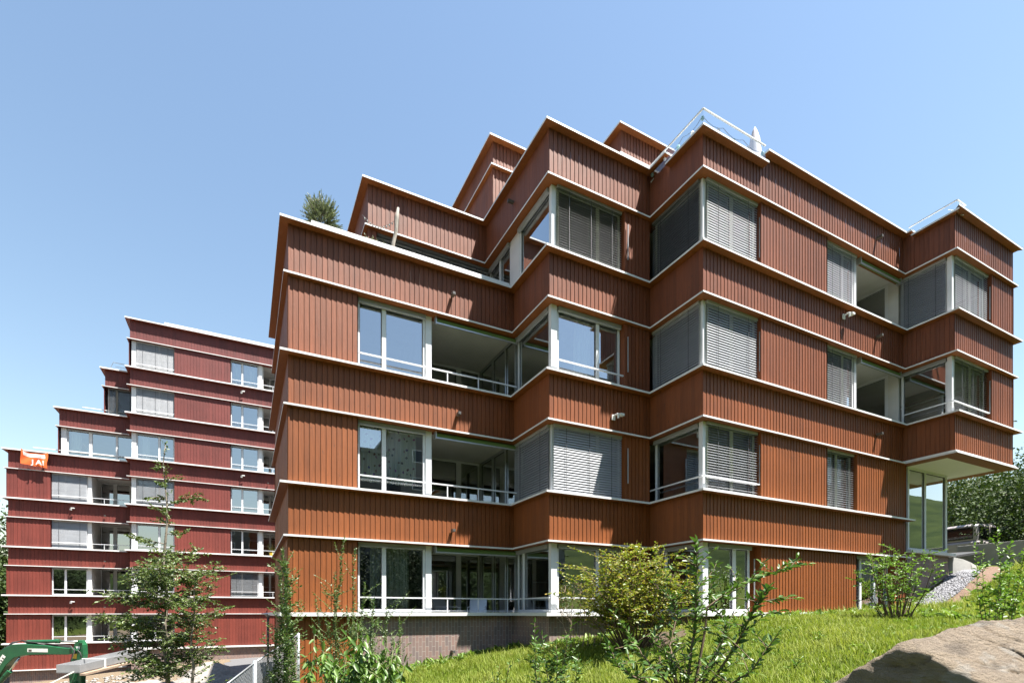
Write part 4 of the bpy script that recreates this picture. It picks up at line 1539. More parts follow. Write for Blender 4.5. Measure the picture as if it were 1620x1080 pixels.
def ground_cover():
    """broad leaved weeds and tall tussocks between the lawn and the facade and on the rough right slope"""
    C, D, Ln, T = [], [], [], []
    spots = []
    for q in range(420):
        x = rv(3.2, 18)
        yf = 12.4 if x < 6.5 else 10.6 if x < 9.6 else 8.85
        spots.append((x, yf - abs(random.gauss(.1, .28)), rv(.05, .16)))
    for q in range(520):
        spots.append((rv(13.5, 24), rv(3.5, 7.6), rv(.07, .2)))
    for q in range(230):
        spots.append((rv(4, 14), rv(3.5, 10), rv(.04, .1)))
    for x, y, s in spots:
        yf = 12.45 if x < 6.5 else 10.65 if x < 9.6 else 8.9 if x < 18.2 else 7.6
        if y > yf:
            continue
        z = gz(x, y)
        t = random.random()
        for k in range(random.randint(7, 14)):
            a = rv(0, 6.28)
            e = rv(.4, 1.6)
            C.append((x + rv(.05), y + rv(.05), z + rv(0, s * .5)))
            D.append((math.cos(a), math.sin(a), e))
            Ln.append(s * rv(.6, 1.5))
            T.append(min(1, max(0, t + rv(.3))))
    o = leaf_mesh('weeds', 'weedblade', C, D, Ln, .34, .2, .3, tint=np.array(T))
    tag(o, 'broad leaved weeds and taller tussocks dotting the lawn and facade foot', 'weeds', kind='stuff')


ground_cover()


def gravel():
    N = 5200
    t = rng.random(N)
    P0 = np.array([(17.9, 8.45), (18.8, 8.5), (20.0, 8.55), (21.3, 8.75), (22.0, 9.0)])
    seg = np.minimum((t * 4).astype(int), 3)
    u = t * 4 - seg
    base = P0[seg] * (1 - u[:, None]) + P0[seg + 1] * u[:, None]
    xy = base + np.stack([rng.normal(size=N) * .05, -.05 + rng.uniform(-.42, .28, N)], 1)
    z = ground_np(xy[:, 0], xy[:, 1])
    s = rng.uniform(.018, .045, N)
    c = np.stack([xy[:, 0], xy[:, 1], z + s * .35 + .02], 1)
    oct_ = np.array([(1, 0, 0), (0, 1, 0), (-1, 0, 0), (0, -1, 0), (0, 0, .7), (0, 0, -.7)], float)
    V = c[:, None] + oct_[None] * s[:, None, None] * (1 + .35 * rng.normal(size=(N, 6, 1))) 
    th = rng.uniform(0, 6.28, N)
    V = V.reshape(-1, 3)
    fc = np.array([(0, 1, 4), (1, 2, 4), (2, 3, 4), (3, 0, 4), (1, 0, 5), (2, 1, 5), (3, 2, 5), (0, 3, 5)])
    Fq = (np.arange(N)[:, None, None] * 6 + fc[None]).reshape(-1, 3)
    o = np_mesh('gravel', pm('grey_gravel', (.19, .19, .20), .9, (.11, .11, .12), (30, 30, 30), tint=.7), V, Fq, np.repeat(rng.random(N), 8))
    tag(o, 'grey gravel strip along the foot of the glazed entrance corner', 'gravel', kind='stuff')


gravel()


# ------------------------------------------------------------------ boulder
def boulder():
    import bmesh
    cx = ground_pt(1634, 3.7)
    right = Vector((CT, -ST, 0))
    fwd = Vector((ST, CT, 0))
    c = Vector((cx.x, cx.y, -.665))
    bm = bmesh.new()
    bmesh.ops.create_icosphere(bm, subdivisions=7, radius=1)
    planes = [((.07, -.55, .83), .435), ((-.28, .56, .78), .567), ((-.75, -.66, -.03), .94), ((.0, .2, .98), .755), ((-.3, .9, .3), .9),
              ((.25, -.96, -.1), 1.12), ((1, 0, 0), 1.5), ((0, 1, 0), .9), ((0, 0, -1), .8), ((.5, .5, .6), 1.2)]
    pl = [((right * a[0] + fwd * a[1] + Vector((0, 0, a[2]))).normalized(), d) for a, d in planes]
    for v in bm.verts:
        d = v.co.normalized()
        inv = sum((max(0., n.dot(d)) / k) ** 30 for n, k in pl) ** (1 / 30)
        r = 1 / inv
        p = d * r
        q = p * 1.4
        h = noise.fractal(q + Vector((3, 1, 7)), 1., 2.1, 7) * .055
        # bedding ledges
        lay = p.z * 9 + noise.noise(p * 1.1) * 2.2
        h += .016 * (abs((lay % 1) - .5) - .25)
        h += noise.fractal(p * 9, .8, 2.2, 4) * .014
        # joints and chipped flakes
        cr = abs(noise.noise(Vector((p.x * 1.3 + 5, p.y * 1.3, p.z * 5 + p.x * .8))))
        h -= .03 * max(0., 1 - cr / .035)
        h += .009 * noise.cell(Vector((p.x * 4 + 9, p.y * 4, p.z * 11 + p.x * 1.5))) - .004
        v.co = p + d * h
    me = bpy.data.meshes.new('boulder')
    bm.to_mesh(me)
    bm.free()
    me.polygons.foreach_set('use_smooth', [True] * len(me.polygons))
    m, nt, out = new_mat('lichened_sandstone')
    b = nd(nt, 'ShaderNodeBsdfPrincipled', Roughness=.92)
    f1 = noise_fac(nt, (2.2, 2.2, 5), 8, .65)
    f2 = noise_fac(nt, (22, 22, 40), 8, .7)
    f3 = noise_fac(nt, (4.2, 4.2, 4.2), 3, .5, lo=.60, hi=.66)
    f4 = noise_fac(nt, (3, 3, 9), 7, .7, lo=.52, hi=.62)
    c1 = mixcol(nt, f1, (.36, .285, .20), (.25, .195, .14))
    c1 = mixcol(nt, math_node(nt, 'MULTIPLY', f2, .5), c1, (.15, .118, .085))
    c1 = mixcol(nt, math_node(nt, 'MULTIPLY', f4, .6), c1, (.085, .065, .048))
    c1 = mixcol(nt, math_node(nt, 'MULTIPLY', f3, .5), c1, (.33, .315, .28))
    nt.links.new(c1, b.inputs['Base Color'])
    bp = nd(nt, 'ShaderNodeBump', Strength=1., Distance=.05)
    nt.links.new(f2, bp.inputs['Height'])
    nt.links.new(bp.outputs[0], b.inputs['Normal'])
    nt.links.new(b.outputs[0], out.inputs['Surface'])
    me.materials.append(m)
    o = bpy.data.objects.new('boulder', me)
    COL.objects.link(o)
    o.location = c
    tag(o, 'large tan sandstone boulder lying on the lawn at the lower right', 'boulder')


boulder()


# ------------------------------------------------------------------ wire mesh fence
def fence():
    root = thing('mesh_fence', 'galvanised diamond mesh fence running down beside the asphalt path', 'fence')
    pts = [at(345, HY, 6.6), at(403, HY, 7.9), at(472, HY, 10.6)]
    tops = [at(345, 1092, 6.6).z, at(403, 1047, 7.9).z, at(472, 1003, 10.6).z]
    hh = 1.25
    for p, t in zip(pts, tops):
        mb = MB()
        mb.tube([(p.x, p.y, t - hh - .3), (p.x, p.y, t + .03)], .03, 10)
        mb.build('post', 'alu', root, smooth=True)
    for a in range(2):
        A, Bp = pts[a], pts[a + 1]
        ta, tb = tops[a], tops[a + 1]
        w = (Bp - A)
        w.z = 0
        n = max(20, int(w.length / .06))
        mb = MB()
        m = int(hh / .06)

        def P(u, v, k):
            q = A + w * u
            nrm = Vector((-w.y, w.x, 0)).normalized() * k
            return Vector((q.x, q.y, ta + (tb - ta) * u - hh + hh * v)) + nrm
        r = .0027
        for i in range(-m, n):
            for s in (0, 1):
                u0, v0, u1, v1 = i, 0, i + m, m
                if u0 < 0:
                    v0, u0 = -u0, 0
                if u1 > n:
                    v1, u1 = v1 - (u1 - n), n
                if u1 <= u0:
                    continue
                U0, U1 = u0 / n, u1 / n
                if s:
                    U0, U1 = 1 - U0, 1 - U1
                mb.tube([P(U0, v0 / m, .002 * s), P(U1, v1 / m, .002 * s)], r, 3, cap=False)
        mb.build('wire_mesh', 'steel', root)
        mb = MB()
        mb.tube([P(0, 1, 0), P(1, 1, 0)], .012, 6)
        mb.tube([P(0, .02, 0), P(1, .02, 0)], .006, 5)
        mb.build('top_rail', 'alu', root, smooth=True)


fence()


# ------------------------------------------------------------------ street lamp, walls, vehicle
def street_lamp():
    D = 24
    p = at(424, HY, D)
    g0 = gz(p.x, p.y)
    root = thing('street_lamp', 'short path lamp with flat pale head standing in front of the dark red house', 'lamp')
    mb = MB()
    zt = at(424, 972, D).z
    mb.tube([(p.x, p.y, g0 - .1), (p.x, p.y, zt)], .05, 10)
    mb.build('pole', 'furn', root, smooth=True)
    mb = MB()
    ring = lambda r, z: [(p.x + r * math.cos(a), p.y + r * math.sin(a), z) for a in [2 * math.pi * q / 16 for q in range(16)]]
    mb.loft([ring(.05, zt - .1), ring(.16, zt + .02)])
    mb.build('diffuser', 'plaster', root)
    mb = MB()
    mb.loft([ring(.26, zt + .02), ring(.28, zt + .05), ring(.26, zt + .07), ring(.05, zt + .09)])
    mb.build('lamp_head', 'white', root)
    mb = MB()
    mb.box(p.x - .055, p.x - .045, p.y - .07, p.y - .02, zt - .95, zt - .25)
    mb.build('notice_strip', 'decal', root)


street_lamp()


def conc_walls():
    mb = MB()
    y0, y1 = 3.0, 10.1
    z = lambda y: 2.52 + (10.1 - y) * .005
    mb.loft([[(24.3, y, gz(24.3, y) - .6), (24.52, y, gz(24.3, y) - .6), (24.52, y, z(y)), (24.3, y, z(y))] for y in np.linspace(y1, y0, 12)])
    tag(mb.build('retaining_wall', 'conc', bevel=.01), 'grey concrete retaining wall in front of the parked vehicle', 'wall')
    mb = MB()
    a = [(21.06, 9.0), (22.9, 9.0)]
    mb.loft([[(21.05, 8.86, 0), (21.05, 9.06, 0), (21.05, 9.06, 1.84), (21.05, 8.86, 1.84)],
             [(21.75, 8.80, 0), (21.75, 9.06, 0), (21.75, 9.06, 1.80), (21.75, 8.86, 1.80)],
             [(22.25, 8.80, .2), (22.25, 9.06, .2), (22.25, 9.06, 1.72), (22.25, 8.86, 1.72)],
             [(22.6, 8.62, .4), (22.6, 9.06, .4), (22.6, 9.06, 1.62), (22.6, 8.84, 1.62)]])
    tag(mb.build('concrete_kerb_wall', 'conc', bevel=.01), 'short low concrete wall with sloped end beside the gravel strip', 'wall')
    # dark slab ramp behind
    mb = MB()
    mb.par((21.1, 9.2, 1.78), (2.9, 0, .38), (0, 2.6, .1), (0, 0, .07))
    tag(mb.build('dark_ramp', 'rubber'), 'dark sloping ramp sheet between entrance corner and retaining wall', 'ramp')


conc_walls()


def car():
    D = 25.5
    c = at(1553, HY, D)
    g0 = gz(c.x, c.y)
    zt = at(1553, 834, D).z
    root = thing('parked_car', 'pale boxy off road vehicle parked behind the concrete wall, roof and windows showing', 'car')
    root.location = (c.x, c.y, g0)
    ang = math.atan2(-ST, CT) + R(20)
    root.rotation_euler = (0, 0, ang)
    H = zt - g0
    M['carpaint'] = pm('pale_car_paint', (.33, .30, .295), .25, (.31, .28, .275))
    M['carglass'] = pm('tinted_car_glass', (.012, .014, .016), .05)
    w, l = .95, 2.1
    hb = H * .55

    def sect(y, z0, z1, ww, k=.08):
        return [(-ww, y, z0), (ww, y, z0), (ww, y, z1 - k), (ww - k, y, z1), (-ww + k, y, z1), (-ww, y, z1 - k)]
    # length along local x
    def rot(r):
        return [(y, x, z) for x, y, z in r]
    mb = MB()
    mb.loft([rot(sect(y, z0, z1, ww)) for y, z0, z1, ww in ((-l, .55, hb - .1, .8), (-l + .12, .4, hb, w), (-1.0, .35, hb + .02, w), (1.0, .35, hb + .02, w), (1.25, .4, hb - .02, w), (l - .15, .4, hb - .12, .9), (l, .5, hb - .3, .75))])
    mb.build('body', 'carpaint', root, bevel=.02)
    mb = MB()
    mb.loft([rot(sect(y, hb + .02, z1, ww)) for y, z1, ww in ((-l + .16, H - .12, .82), (-l + .3, H - .02, .84), (.2, H, .84), (.45, H - .04, .83))])
    mb.build('roof', 'carpaint', root, bevel=.02)
    mb = MB()
    for s in (-1, 1):
        for a, b in ((-1.75, -1.05), (-.92, -.3), (-.18, .4)):
            mb.box(a, b, s * .845 - .008, s * .845 + .008, hb + .08, H - .16)
    mb.box(-l + .13, -l + .17, -.7, .7, hb + .1, H - .18)
    mb.par((.47, -.75, hb + .05), (0, 1.5, 0), (.35, 0, .0), (-.02, 0, H - hb - .14))
    mb.build('window', 'carglass', root)
    mb = MB()
    for s in (-1, 1):
        mb.tube([(-1.7, s * .72, H + .05), (.2, s * .72, H + .05)], .02, 6)
        for x in (-1.6, -.7, .1):
            mb.tube([(x, s * .72, H - .03), (x, s * .72, H + .05)], .015, 5)
    mb.build('roof_rack', 'rubber', root)
    for x in (-1.35, 1.3):
        for s in (-1, 1):
            mb = MB()
            mb.tube([(x, s * .72, .36), (x, s * .97, .36)], .36, 20)
            o = mb.build('wheel', 'rubber', root, bevel=.02)
            mb = MB()
            mb.tube([(x, s * .96, .36), (x, s * .985, .36)], .2, 14)
            mb.build('rim', 'alu', o)
    for s in (-1, 1):
        mb = MB()
        mb.box(l - .06, l + .0, s * .6 - .12, s * .6 + .12, .72, .86)
        mb.build('headlight', 'decal', root)


car()

# ------------------------------------------------------------------ what the panes mirror: houses and trees across the lawn
M['opp'] = pm('dark_render_facade', (.10, .095, .09), .8, (.08, .076, .072), (.4, .4, .4))
M['opp2'] = pm('grey_render_facade', (.15, .148, .145), .8, (.12, .118, .115), (.4, .4, .4))


def opposite(x0, x1, y0, y1, h, label, mat):
    g0 = gz((x0 + x1) / 2, -14)
    root = thing('opposite_house', label, 'building')
    mb = MB()
    mb.box(x0, x1, y0, y1, -4, h)
    mb.build('wall', mat, root)
    mb = MB()
    mb.box(x0 - .4, x1 + .4, y0 - .4, y1 + .4, h + .002, h + .35)
    mb.build('roof', 'furn', root)
    z = g0 + 1.2
    while z < h - 1.5:
        x = x0 + 1.2
        while x < x1 - 2:
            mb = MB()
            mb.box(x, x + 1.5, y1 - .02, y1 + .05, z, z + 1.4)
            w = mb.build('window', 'frame', root)
            mb = MB()
            mb.face([(x + .08, y1 + .055, z + .08), (x + 1.42, y1 + .055, z + .08), (x + 1.42, y1 + .055, z + 1.32), (x + .08, y1 + .055, z + 1.32)])
            mb.build('pane', 'carglass', w)
            x += 3.1
        z += 2.9


opposite(-6, 12.5, -40, -28, 16.0, 'dark rendered flat roofed block across the lawn, mirrored in the panes', 'opp')
opposite(14.5, 33, -42, -29, 20.5, 'taller grey block across the lawn, mirrored in the panes', 'opp2')
for i, (x, y, h, rad) in enumerate(((-14, -20, 9, 4), (-4, -19, 6.5, 3.6), (5, -21, 8, 4), (13, -19, 7, 3.6), (21, -20, 9.5, 4.2), (-22, -10, 9, 4.5))):
    g0 = gz(x, y)
    big_tree('garden_tree', ('rounded dark green garden tree across the lawn behind the viewpoint', 'rounded mid green garden tree across the lawn behind the viewpoint')[i % 2], (x, y), rad, g0 + h * .55, h * .5, 'leaf_far', 70, 170, .24, 'trees across the lawn', seed=60 + i)


# ------------------------------------------------------------------ things on the terraces
def parasol():
    x, y, z0, zt = 11.95, 9.35, L[4] - .35, 12.72
    root = thing('parasol', 'closed pale parasol standing on the roof terrace behind the glass balustrade', 'parasol')
    mb = MB()
    mb.tube([(x, y, z0), (x, y, zt - .02)], .022, 8)
    mb.build('pole', 'alu', root)
    mb = MB()
    mb.box(x - .25, x + .25, y - .25, y + .25, z0, z0 + .07)
    mb.build('base', 'conc', root, bevel=.01)
    mb = MB()
    rings = []
    for z, r in ((zt, .01), (zt - .12, .05), (zt - .35, .10), (zt - .6, .12), (zt - .85, .15), (zt - 1.1, .17), (zt - 1.25, .15)):
        rings.append([(x + math.cos(a) * r * (1 + .3 * (k % 2)), y + math.sin(a) * r * (1 + .3 * (k % 2)), z) for k, a in enumerate([2 * math.pi * q / 16 for q in range(16)])])
    mb.loft(rings)
    M['canvas'] = pm('lilac_grey_canvas', (.48, .45, .47), .8, (.36, .34, .37), (9, 9, 3))
    mb.build('canopy', 'canvas', root, smooth=True)


parasol()


def lantern_string():
    root = thing('string_lights', 'string of pale teal lantern bulbs hung along the glass balustrade of the roof terrace', 'string lights')
    A = [(9.53, 10.7), (9.53, 8.86), (11.6, 8.86)]
    P = []
    for a, b in zip(A, A[1:]):
        for k in range(13):
            t = k / 12
            P.append(Vector((a[0] + (b[0] - a[0]) * t, a[1] + (b[1] - a[1]) * t, 11.56 - .10 * abs(math.sin(t * math.pi * 3)))))
    mb = MB()
    mb.tube(P, .006, 4)
    mb.build('cord', 'cord', root)
    M['teal'] = pm('teal_lantern', (.18, .34, .33), .5)
    for i, p in enumerate(P[1::3]):
        mb = MB()
        n = 10
        rings = [[(p.x + r * math.cos(2 * math.pi * q / n), p.y + r * math.sin(2 * math.pi * q / n), p.z - z) for q in range(n)] for z, r in ((0, .012), (.02, .032), (.055, .045), (.09, .034), (.11, .01))]
        mb.loft(rings)
        mb.build('bulb', ('teal', 'white')[i % 2], root, smooth=True)


lantern_string()


def drift_pole():
    x, y = 3.05, 12.85
    root = thing('driftwood_pole', 'crooked grey driftwood pole rising from the first roof terrace', 'pole')
    root2 = thing('fairy_lights', 'fairy light string of small clear bulbs running to the driftwood pole', 'string lights')
    mb = MB()
    z = at(628, 330, 13.2)
    base = at(622, 385, 12.75)
    tip = at(630, 329, 12.8)
    mb.tube([base - Vector((0, 0, .9)), base, base.lerp(tip, .35) + Vector((.03, 0, 0)), base.lerp(tip, .7), tip], [.045, .045, .042, .05, .028], 8)
    mb.build('trunk', 'drift', root, smooth=True)
    a, b = at(573, 340, 13.4), at(625, 349, 12.8)
    P = [a.lerp(b, t / 12) - Vector((0, 0, .22 * math.sin(math.pi * t / 12))) for t in range(13)]
    mb = MB()
    mb.tube(P, .005, 4)
    mb.build('cord', 'cord', root2)
    for i, p in enumerate(P[1:-1]):
        mb = MB()
        n = 8
        mb.loft([[(p.x + r * math.cos(2 * math.pi * q / n), p.y + r * math.sin(2 * math.pi * q / n), p.z - zz) for q in range(n)] for zz, r in ((.0, .008), (.025, .018), (.05, .015), (.06, .005))])
        mb.build('bulb', 'plaster', root2, smooth=True)
    # planters by the pole
    c = at(598, 385, 13.6)
    r3 = thing('planter_box', 'grey planter with withered plants beside the driftwood pole', 'planter')
    mb = MB()
    mb.box(c.x - .35, c.x + .45, c.y - .2, c.y + .2, L[3] - .5, c.z - .22)
    mb.build('box', 'dark', r3, bevel=.01)
    P_ = Plant()
    for q in range(26):
        p = Vector((c.x + rv(.4), c.y + rv(.18), c.z - .25))
        st = P_.stem(p, p + Vector((rv(.1), rv(.1), rv(.08, .3))), .005, .002, .1, 3, 3)
        P_.leaves_along(st, .2, 1, 6, .06)
    P_.done(r3, 'leaf_olive', 'drystem')


drift_pole()


# ------------------------------------------------------------------ banner on the red house
def banner():
    root = thing('banner', 'sagging orange banner with white lettering hung on the red roof edge', 'banner')
    x0, x1, zt, zb = -11.42, -10.22, 9.46, 8.58
    y0 = 39.9
    n, m = 26, 14
    V = []
    for j in range(m + 1):
        for i in range(n + 1):
            u, v = i / n, j / m
            sag = .30 * math.sin(math.pi * u) * (1 - v) ** 1.2 + .05 * math.sin(u * 9) * (1 - v)
            z = zt - .22 * u * (1 - v) * .3 - (zt - zb) * v - sag * .7 - .14 * u * v
            y = y0 - .03 - .05 * math.sin(u * 11 + v * 5) * (.4 + .6 * (1 - v)) - .03
            V.append((x0 + (x1 - x0) * (u + .02 * math.sin(v * 6)), y, z))
    i = np.arange(m)[:, None] * (n + 1) + np.arange(n)[None]
    Fq = np.stack([i, i + n + 1, i + n + 2, i + 1], -1).reshape(-1, 4)
    # the folded upper strip is white, the rest orange
    M['orange'] = pm('orange_banner_cloth', (.62, .10, .012), .7, (.52, .08, .01), (3, 3, 3))
    o = np_mesh('cloth', 'orange', np.array(V), Fq, np.full(len(Fq), .5), root, smooth=True)
    o.data.materials.append(M['white'])
    mi = [1 if 1 <= (k // n) <= 4 and 1 < (k % n) < n - 3 else 0 for k in range(len(Fq))]
    o.data.polygons.foreach_set('material_index', mi)
    for ch, x, s in (('J', -10.92, .36), ('A', -10.73, .38), ('!', -10.45, .36)):
        cu = bpy.data.curves.new('letter', 'FONT')
        cu.body = ch
        cu.size = s
        cu.extrude = .004
        cu.offset = .012
        cu.materials.append(M['white'])
        tmp = bpy.data.objects.new('letter_curve', cu)
        me = bpy.data.meshes.new_from_object(tmp)
        bpy.data.objects.remove(tmp)
        t = bpy.data.objects.new('letter', me)
        COL.objects.link(t)
        t.parent = root
        t.location = (x, y0 - .125, 8.60)
        t.rotation_euler = (R(90), 0, 0)


banner()


# ------------------------------------------------------------------ digger at the lower left
def excavator():
    D = 13.5
    root = thing('mini_excavator', 'green mini excavator with raised arm at the lower left corner', 'excavator')

    def side(pts, th, off=0.):
        """plate cut from survey outline points, thickness th across the view"""
        mb = MB()
        return pts
    right = Vector((CT, -ST, 0))
    fwd = Vector((ST, CT, 0))

    def plate(name, outline, th, mat, bev=.012, d=D, parent=root):
        f = [at(x, y, d) - fwd * th / 2 for x, y in outline]
        b = [p + fwd * th for p in f]
        mb = MB()
        mb.loft([f, b])
        o = mb.build(name, mat, parent, bevel=bev)
        return o
    boom = plate('boom', [(-62, 1122), (-30, 1070), (2, 1032), (12, 1024), (24, 1018.5), (40, 1017.5), (75, 1019.5), (108, 1024), (122, 1024), (124, 1032), (110, 1034.5), (75, 1034), (44, 1035), (28, 1039), (14, 1052), (-12, 1092), (-42, 1136)], .2, 'exgreen')
    plate('decal', [(49, 1024.5), (81, 1025), (81, 1030.5), (49, 1030)], .206, 'decal', 0, parent=boom)
    plate('decal', [(51, 1026), (56, 1026), (56, 1029.2), (51, 1029.2)], .21, 'furn', 0, parent=boom)
    plate('decal', [(-8, 1060), (10, 1034), (15, 1037.5), (-3, 1064)], .206, 'decal', 0, parent=boom)
    for q in range(6):
        x, y = -4 + q * 2.6, 1058.5 - q * 3.75
        plate('decal', [(x, y), (x + 1.1, y - 1.5), (x + 4, y + .4), (x + 2.9, y + 1.9)], .21, 'furn', 0, parent=boom)
    stick = plate('stick', [(119, 1030), (121, 1017), (127, 1011.5), (131, 1012), (135, 1019), (136, 1034), (133, 1064), (131, 1100), (117, 1100), (113, 1075), (112, 1058), (116, 1040)], .15, 'exgreen')
    plate('decal', [(123.5, 1021.5), (130, 1021), (130, 1026), (126, 1027)], .156, 'decal', 0, parent=stick)
    plate('number_plate', [(121, 1033), (126, 1033), (125, 1041), (119, 1040)], .16, 'brass', 0, parent=stick)
    mb = MB()
    a, b = at(43, 1014.5, D), at(88, 1013.5, D)
    mb.tube([a, b], .048, 12)
    mb.tube([b, at(94, 1013.5, D)], .056, 12)
    cyl = mb.build('hydraulic_cylinder', 'exgreen', root, smooth=False)
    mb = MB()
    mb.tube([at(93, 1013.8, D), at(124, 1014.5, D)], .024, 10)
    mb.build('piston_rod', 'chrome', cyl, smooth=True)
    mb = MB()
    mb.tube([at(-30, 1112, D - .02), at(14, 1062, D - .02)], .055, 12)
    mb.tube([at(9, 1068, D - .02), at(16, 1060.5, D - .02)], .065, 12)
    cyl = mb.build('hydraulic_cylinder', 'exgreen', root)
    mb = MB()
    mb.tube([at(14, 1062, D - .02), at(31, 1039, D - .02)], .028, 10)
    mb.build('piston_rod', 'chrome', cyl, smooth=True)
    mb = MB()
    for k, (dy, off) in enumerate(((0, -.06), (2, 0), (3.5, .06))):
        mb.tube([at(-20, 1060 - dy, D + off), at(4, 1030 - dy, D + off), at(20, 1017 - dy * .5, D + off), at(36, 1012 + dy * .3, D + off), at(46, 1014.5 + dy, D + off), at(80, 1018 + dy, D + off), at(112, 1021 + dy, D + off), at(119, 1028 + dy, D - .1)], .013, 6)
    mb.tube([at(112, 1021, D - .11), at(118, 1029, D - .16), at(112, 1044, D - .16), at(113, 1051, D - .14), at(122, 1056, D - .12)], .014, 6)
    mb.tube([at(121, 1026, D - .12), at(127, 1032, D - .13), at(129, 1040, D - .12)], .014, 6)
    mb.build('hose', 'rubber', root, smooth=True)
    mb = MB()
    mb.tube([at(129, 1042, D - .1), at(127.5, 1075, D - .1)], .035, 8)
    mb.tube([at(115, 1075, D - .11), at(121, 1058, D - .11)], .022, 8)
    for x, y in ((122, 1027), (128, 1014.5), (120, 1052), (118, 1079)):
        mb.tube([at(x, y, D - .13), at(x, y, D + .13)], .035, 10)
    mb.build('linkage', 'exgreen', root)
    # bucket below the stick, upper works and tracks beyond the picture edge
    plate('bucket', [(112, 1096), (133, 1096), (140, 1112), (136, 1128), (120, 1134), (104, 1126), (106, 1118), (118, 1120), (122, 1112)], .5, 'exgreen')
    g = at(-90, 1100, D)
    gg = gz(g.x, g.y)

    def blk(name, x0, x1, z0, z1, th, mat, bev=.03, dd=0.):
        o = g + right * x0 + fwd * (-th / 2 + dd)
        mb = MB()
        mb.par((o.x, o.y, gg + z0), right * (x1 - x0), fwd * th, (0, 0, z1 - z0))
        return mb.build(name, mat, root, bevel=bev)
    for s in (-.55, .55):
        blk('track', -.9, .9, 0.0, .45, .3, 'rubber', .12, s)
    blk('undercarriage', -.5, .5, .2, .55, .85, 'exgreen')
    blk('engine_cover', -1.0, .2, .55, 1.15, 1.2, 'exgreen', .08)
    cab = blk('cab', -.5, .45, 1.15, 2.15, 1.0, 'carglass', .05)
    blk('cab_roof', -.55, .5, 2.15, 2.22, 1.06, 'exgreen', .02)
    blk('boom_mount', .2, .75, .5, 1.0, .3, 'exgreen', .02)


excavator()


# ------------------------------------------------------------------ bits of the building site
def site():
    D = 16
    right = Vector((CT, -ST, 0))
    fwd = Vector((ST, CT, 0))
    root = thing('steel_trough', 'long galvanised steel trough tied up and lying slanted beside the excavator arm', 'trough')
    a, b = at(126, 1064, 12.6), at(232, 1038, 15.0)
    d = (b - a)
    side = Vector((d.y, -d.x, 0)).normalized()
    mb = MB()
    up = Vector((0, 0, .2))
    mb.par(a, d, -side * .55, (0, 0, .02))
    mb.par(a, d, -side * .02, up)
    mb.par(a - side * .55, d, side * .02, up)
    mb.par(a - side * .02, d * .004, -side * .51, up)
    for t in (.0, .99):
        pass
    mb.build('channel', 'steel', root)
    mb = MB()
    q = a + d * .33
    mb.par(q + side * .006, d * .02, -side * .01, up * 1.05)
    mb.par(q + side * .006 + up * 1.03, d * .02, -side * .58, (0, 0, .012))
    mb.build('strap', 'decal', root)
    mb = MB()
    mb.par(a - Vector((0, 0, .06)) + side * .12, d * 1.02, -side * .12, (0, 0, .05))
    tag(mb.build('timber_plank', 'drystem'), 'pale timber plank under the steel trough', 'plank')
    mb = MB()
    p, q = at(78, 1082, 12.4), at(118, 1062, 12.6)
    mb.par(p, q - p, (0, .1, 0), (0, 0, .03))
    tag(mb.build('timber_batten', 'decal'), 'thin pale batten leaning by the excavator bucket', 'batten')
    # heaps of spoil
    for i, (px, D, r, h, lb) in enumerate(((60, 15.5, 1.6, .75, 'low sandy heap of spoil behind the excavator arm'), (150, 15.8, 1.0, .62, 'brown earth heap under the end of the steel trough'), (215, 17, 2.2, .55, 'stony pale rubble heap behind the young tree'), (330, 21, 1.6, .7, 'small rubble heap beside the asphalt path'))):
        c = ground_pt(px, D)
        n = 34
        V, Fq = [], []
        for j in range(12):
            for k in range(n):
                rr = r * j / 11
                a_ = 2 * math.pi * k / n
                z = h * (math.cos(math.pi * j / 11) * .5 + .5)
                x, y = c.x + rr * math.cos(a_), c.y + rr * math.sin(a_)
                V.append((x, y, gz(x, y) - .03 + z + .12 * h * noise.noise(Vector((x * 2.5, y * 2.5, i))) + .08 * noise.noise(Vector((x * 9, y * 9, i)))))
        for j in range(11):
            for k in range(n):
                Fq.append((j * n + k, j * n + (k + 1) % n, (j + 1) * n + (k + 1) % n, (j + 1) * n + k))
        mt = ('spoil', 'soil', 'rubblem', 'rubblem')[i]
        o = np_mesh('spoil_heap', mt, np.array(V), np.array(Fq), np.full(len(Fq), .5), smooth=True)
        tag(o, lb, 'spoil heap')
    # plastic bag and stones
    N = 700
    px = rng.uniform(10, 350, N)
    dd = rng.uniform(14, 28, N)
    P = np.array([tuple(at(a, HY, b)) for a, b in zip(px, dd)])
    z = ground_np(P[:, 0], P[:, 1])
    sz = rng.uniform(.03, .13, N)
    oct_ = np.array([(1, 0, 0), (0, 1, 0), (-1, 0, 0), (0, -1, 0), (0, 0, .6), (0, 0, -.6)], float)
    C = np.stack([P[:, 0], P[:, 1], z + sz * .3], 1)
    V = (C[:, None] + oct_[None] * sz[:, None, None] * (1 + .3 * rng.normal(size=(N, 6, 1)))).reshape(-1, 3)
    fc = np.array([(0, 1, 4), (1, 2, 4), (2, 3, 4), (3, 0, 4), (1, 0, 5), (2, 1, 5), (3, 2, 5), (0, 3, 5)])
    Fq = (np.arange(N)[:, None, None] * 6 + fc[None]).reshape(-1, 3)
    o = np_mesh('rubble', 'rubblem', V, Fq, np.repeat(rng.random(N), 8))
    tag(o, 'scattered stones and rubble over the bare building site', 'rubble', kind='stuff')


M['spoil'] = pm('sandy_spoil', (.24, .185, .12), .95, (.15, .115, .075), (14, 14, 14), bump=1., detail=8)
M['rubblem'] = pm('pale_rubble', (.25, .235, .21), .95, (.15, .13, .115), (9, 9, 9), bump=.8, tint=.5, detail=8)
site()


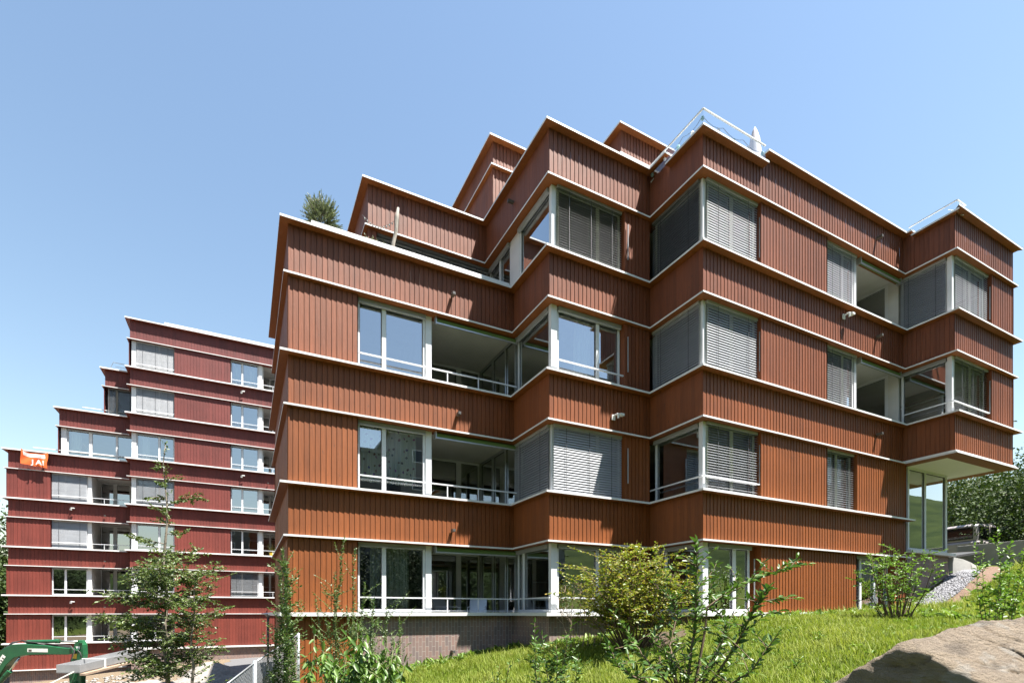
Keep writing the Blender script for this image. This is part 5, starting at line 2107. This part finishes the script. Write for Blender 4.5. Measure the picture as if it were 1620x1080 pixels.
def potted():
    c = Vector((1.75, 39.55, 3.83))
    root = thing('potted_plant', 'small yellow green potted plant on the red house balcony rail', 'pot plant')
    mb = MB()
    ring = lambda r, z: [(c.x + r * math.cos(a), c.y + r * math.sin(a), c.z + z) for a in [2 * math.pi * q / 12 for q in range(12)]]
    mb.loft([ring(.12, 0), ring(.17, .24), ring(.13, .24)])
    mb.build('pot', 'brass', root)
    P = Plant()
    for q in range(30):
        st = P.stem(c + Vector((0, 0, .2)), c + Vector((rv(.35), rv(.2), rv(.35, .8))), .006, .003, .1, 3, 3)
        P.leaves_along(st, .3, 1, 8, .1)
    P.done(root, 'leaf_yellow', 'greentwig')


potted()

# ------------------------------------------------------------------ camera, sun, sky
cam = bpy.data.cameras.new('camera')
co = bpy.data.objects.new('camera', cam)
COL.objects.link(co)
co.location = (0, 0, 0)
co.rotation_euler = (R(90), 0, R(-27.13))
cam.sensor_width = 36
cam.lens = 36 * F / 1620
cam.shift_y = (HY - 540) / 1620
cam.clip_start = .05
cam.clip_end = 3000
SC.camera = co

EL = R(65.5)
sd = Vector((.627 * math.cos(EL), -.779 * math.cos(EL), math.sin(EL)))
sl = bpy.data.lights.new('sun', 'SUN')
sl.energy = 5.0
sl.angle = R(.53)
sl.color = (1, .955, .89)
so = bpy.data.objects.new('sun', sl)
COL.objects.link(so)
so.rotation_euler = sd.to_track_quat('Z', 'Y').to_euler()
wd = bpy.data.worlds.new('World')
SC.world = wd
wd.use_nodes = True
nt = wd.node_tree
sky = nt.nodes.new('ShaderNodeTexSky')
sky.sky_type = 'NISHITA'
sky.sun_disc = False
sky.sun_elevation = EL
sky.sun_rotation = math.atan2(.627, -.779)
sky.altitude = 500
sky.air_density = 1.75
sky.dust_density = .7
sky.ozone_density = 1.4
bg = nt.nodes['Background']
bg.inputs[1].default_value = .051
nt.links.new(sky.outputs[0], bg.inputs[0])
SC.view_settings.view_transform = 'Standard'
SC.view_settings.look = 'None'
SC.view_settings.exposure = 2.02
SC.view_settings.gamma = 1
SC.cycles.use_denoising = True
SC.cycles.max_bounces = 10
SC.cycles.transparent_max_bounces = 24
SC.cycles.sample_clamp_indirect = 6
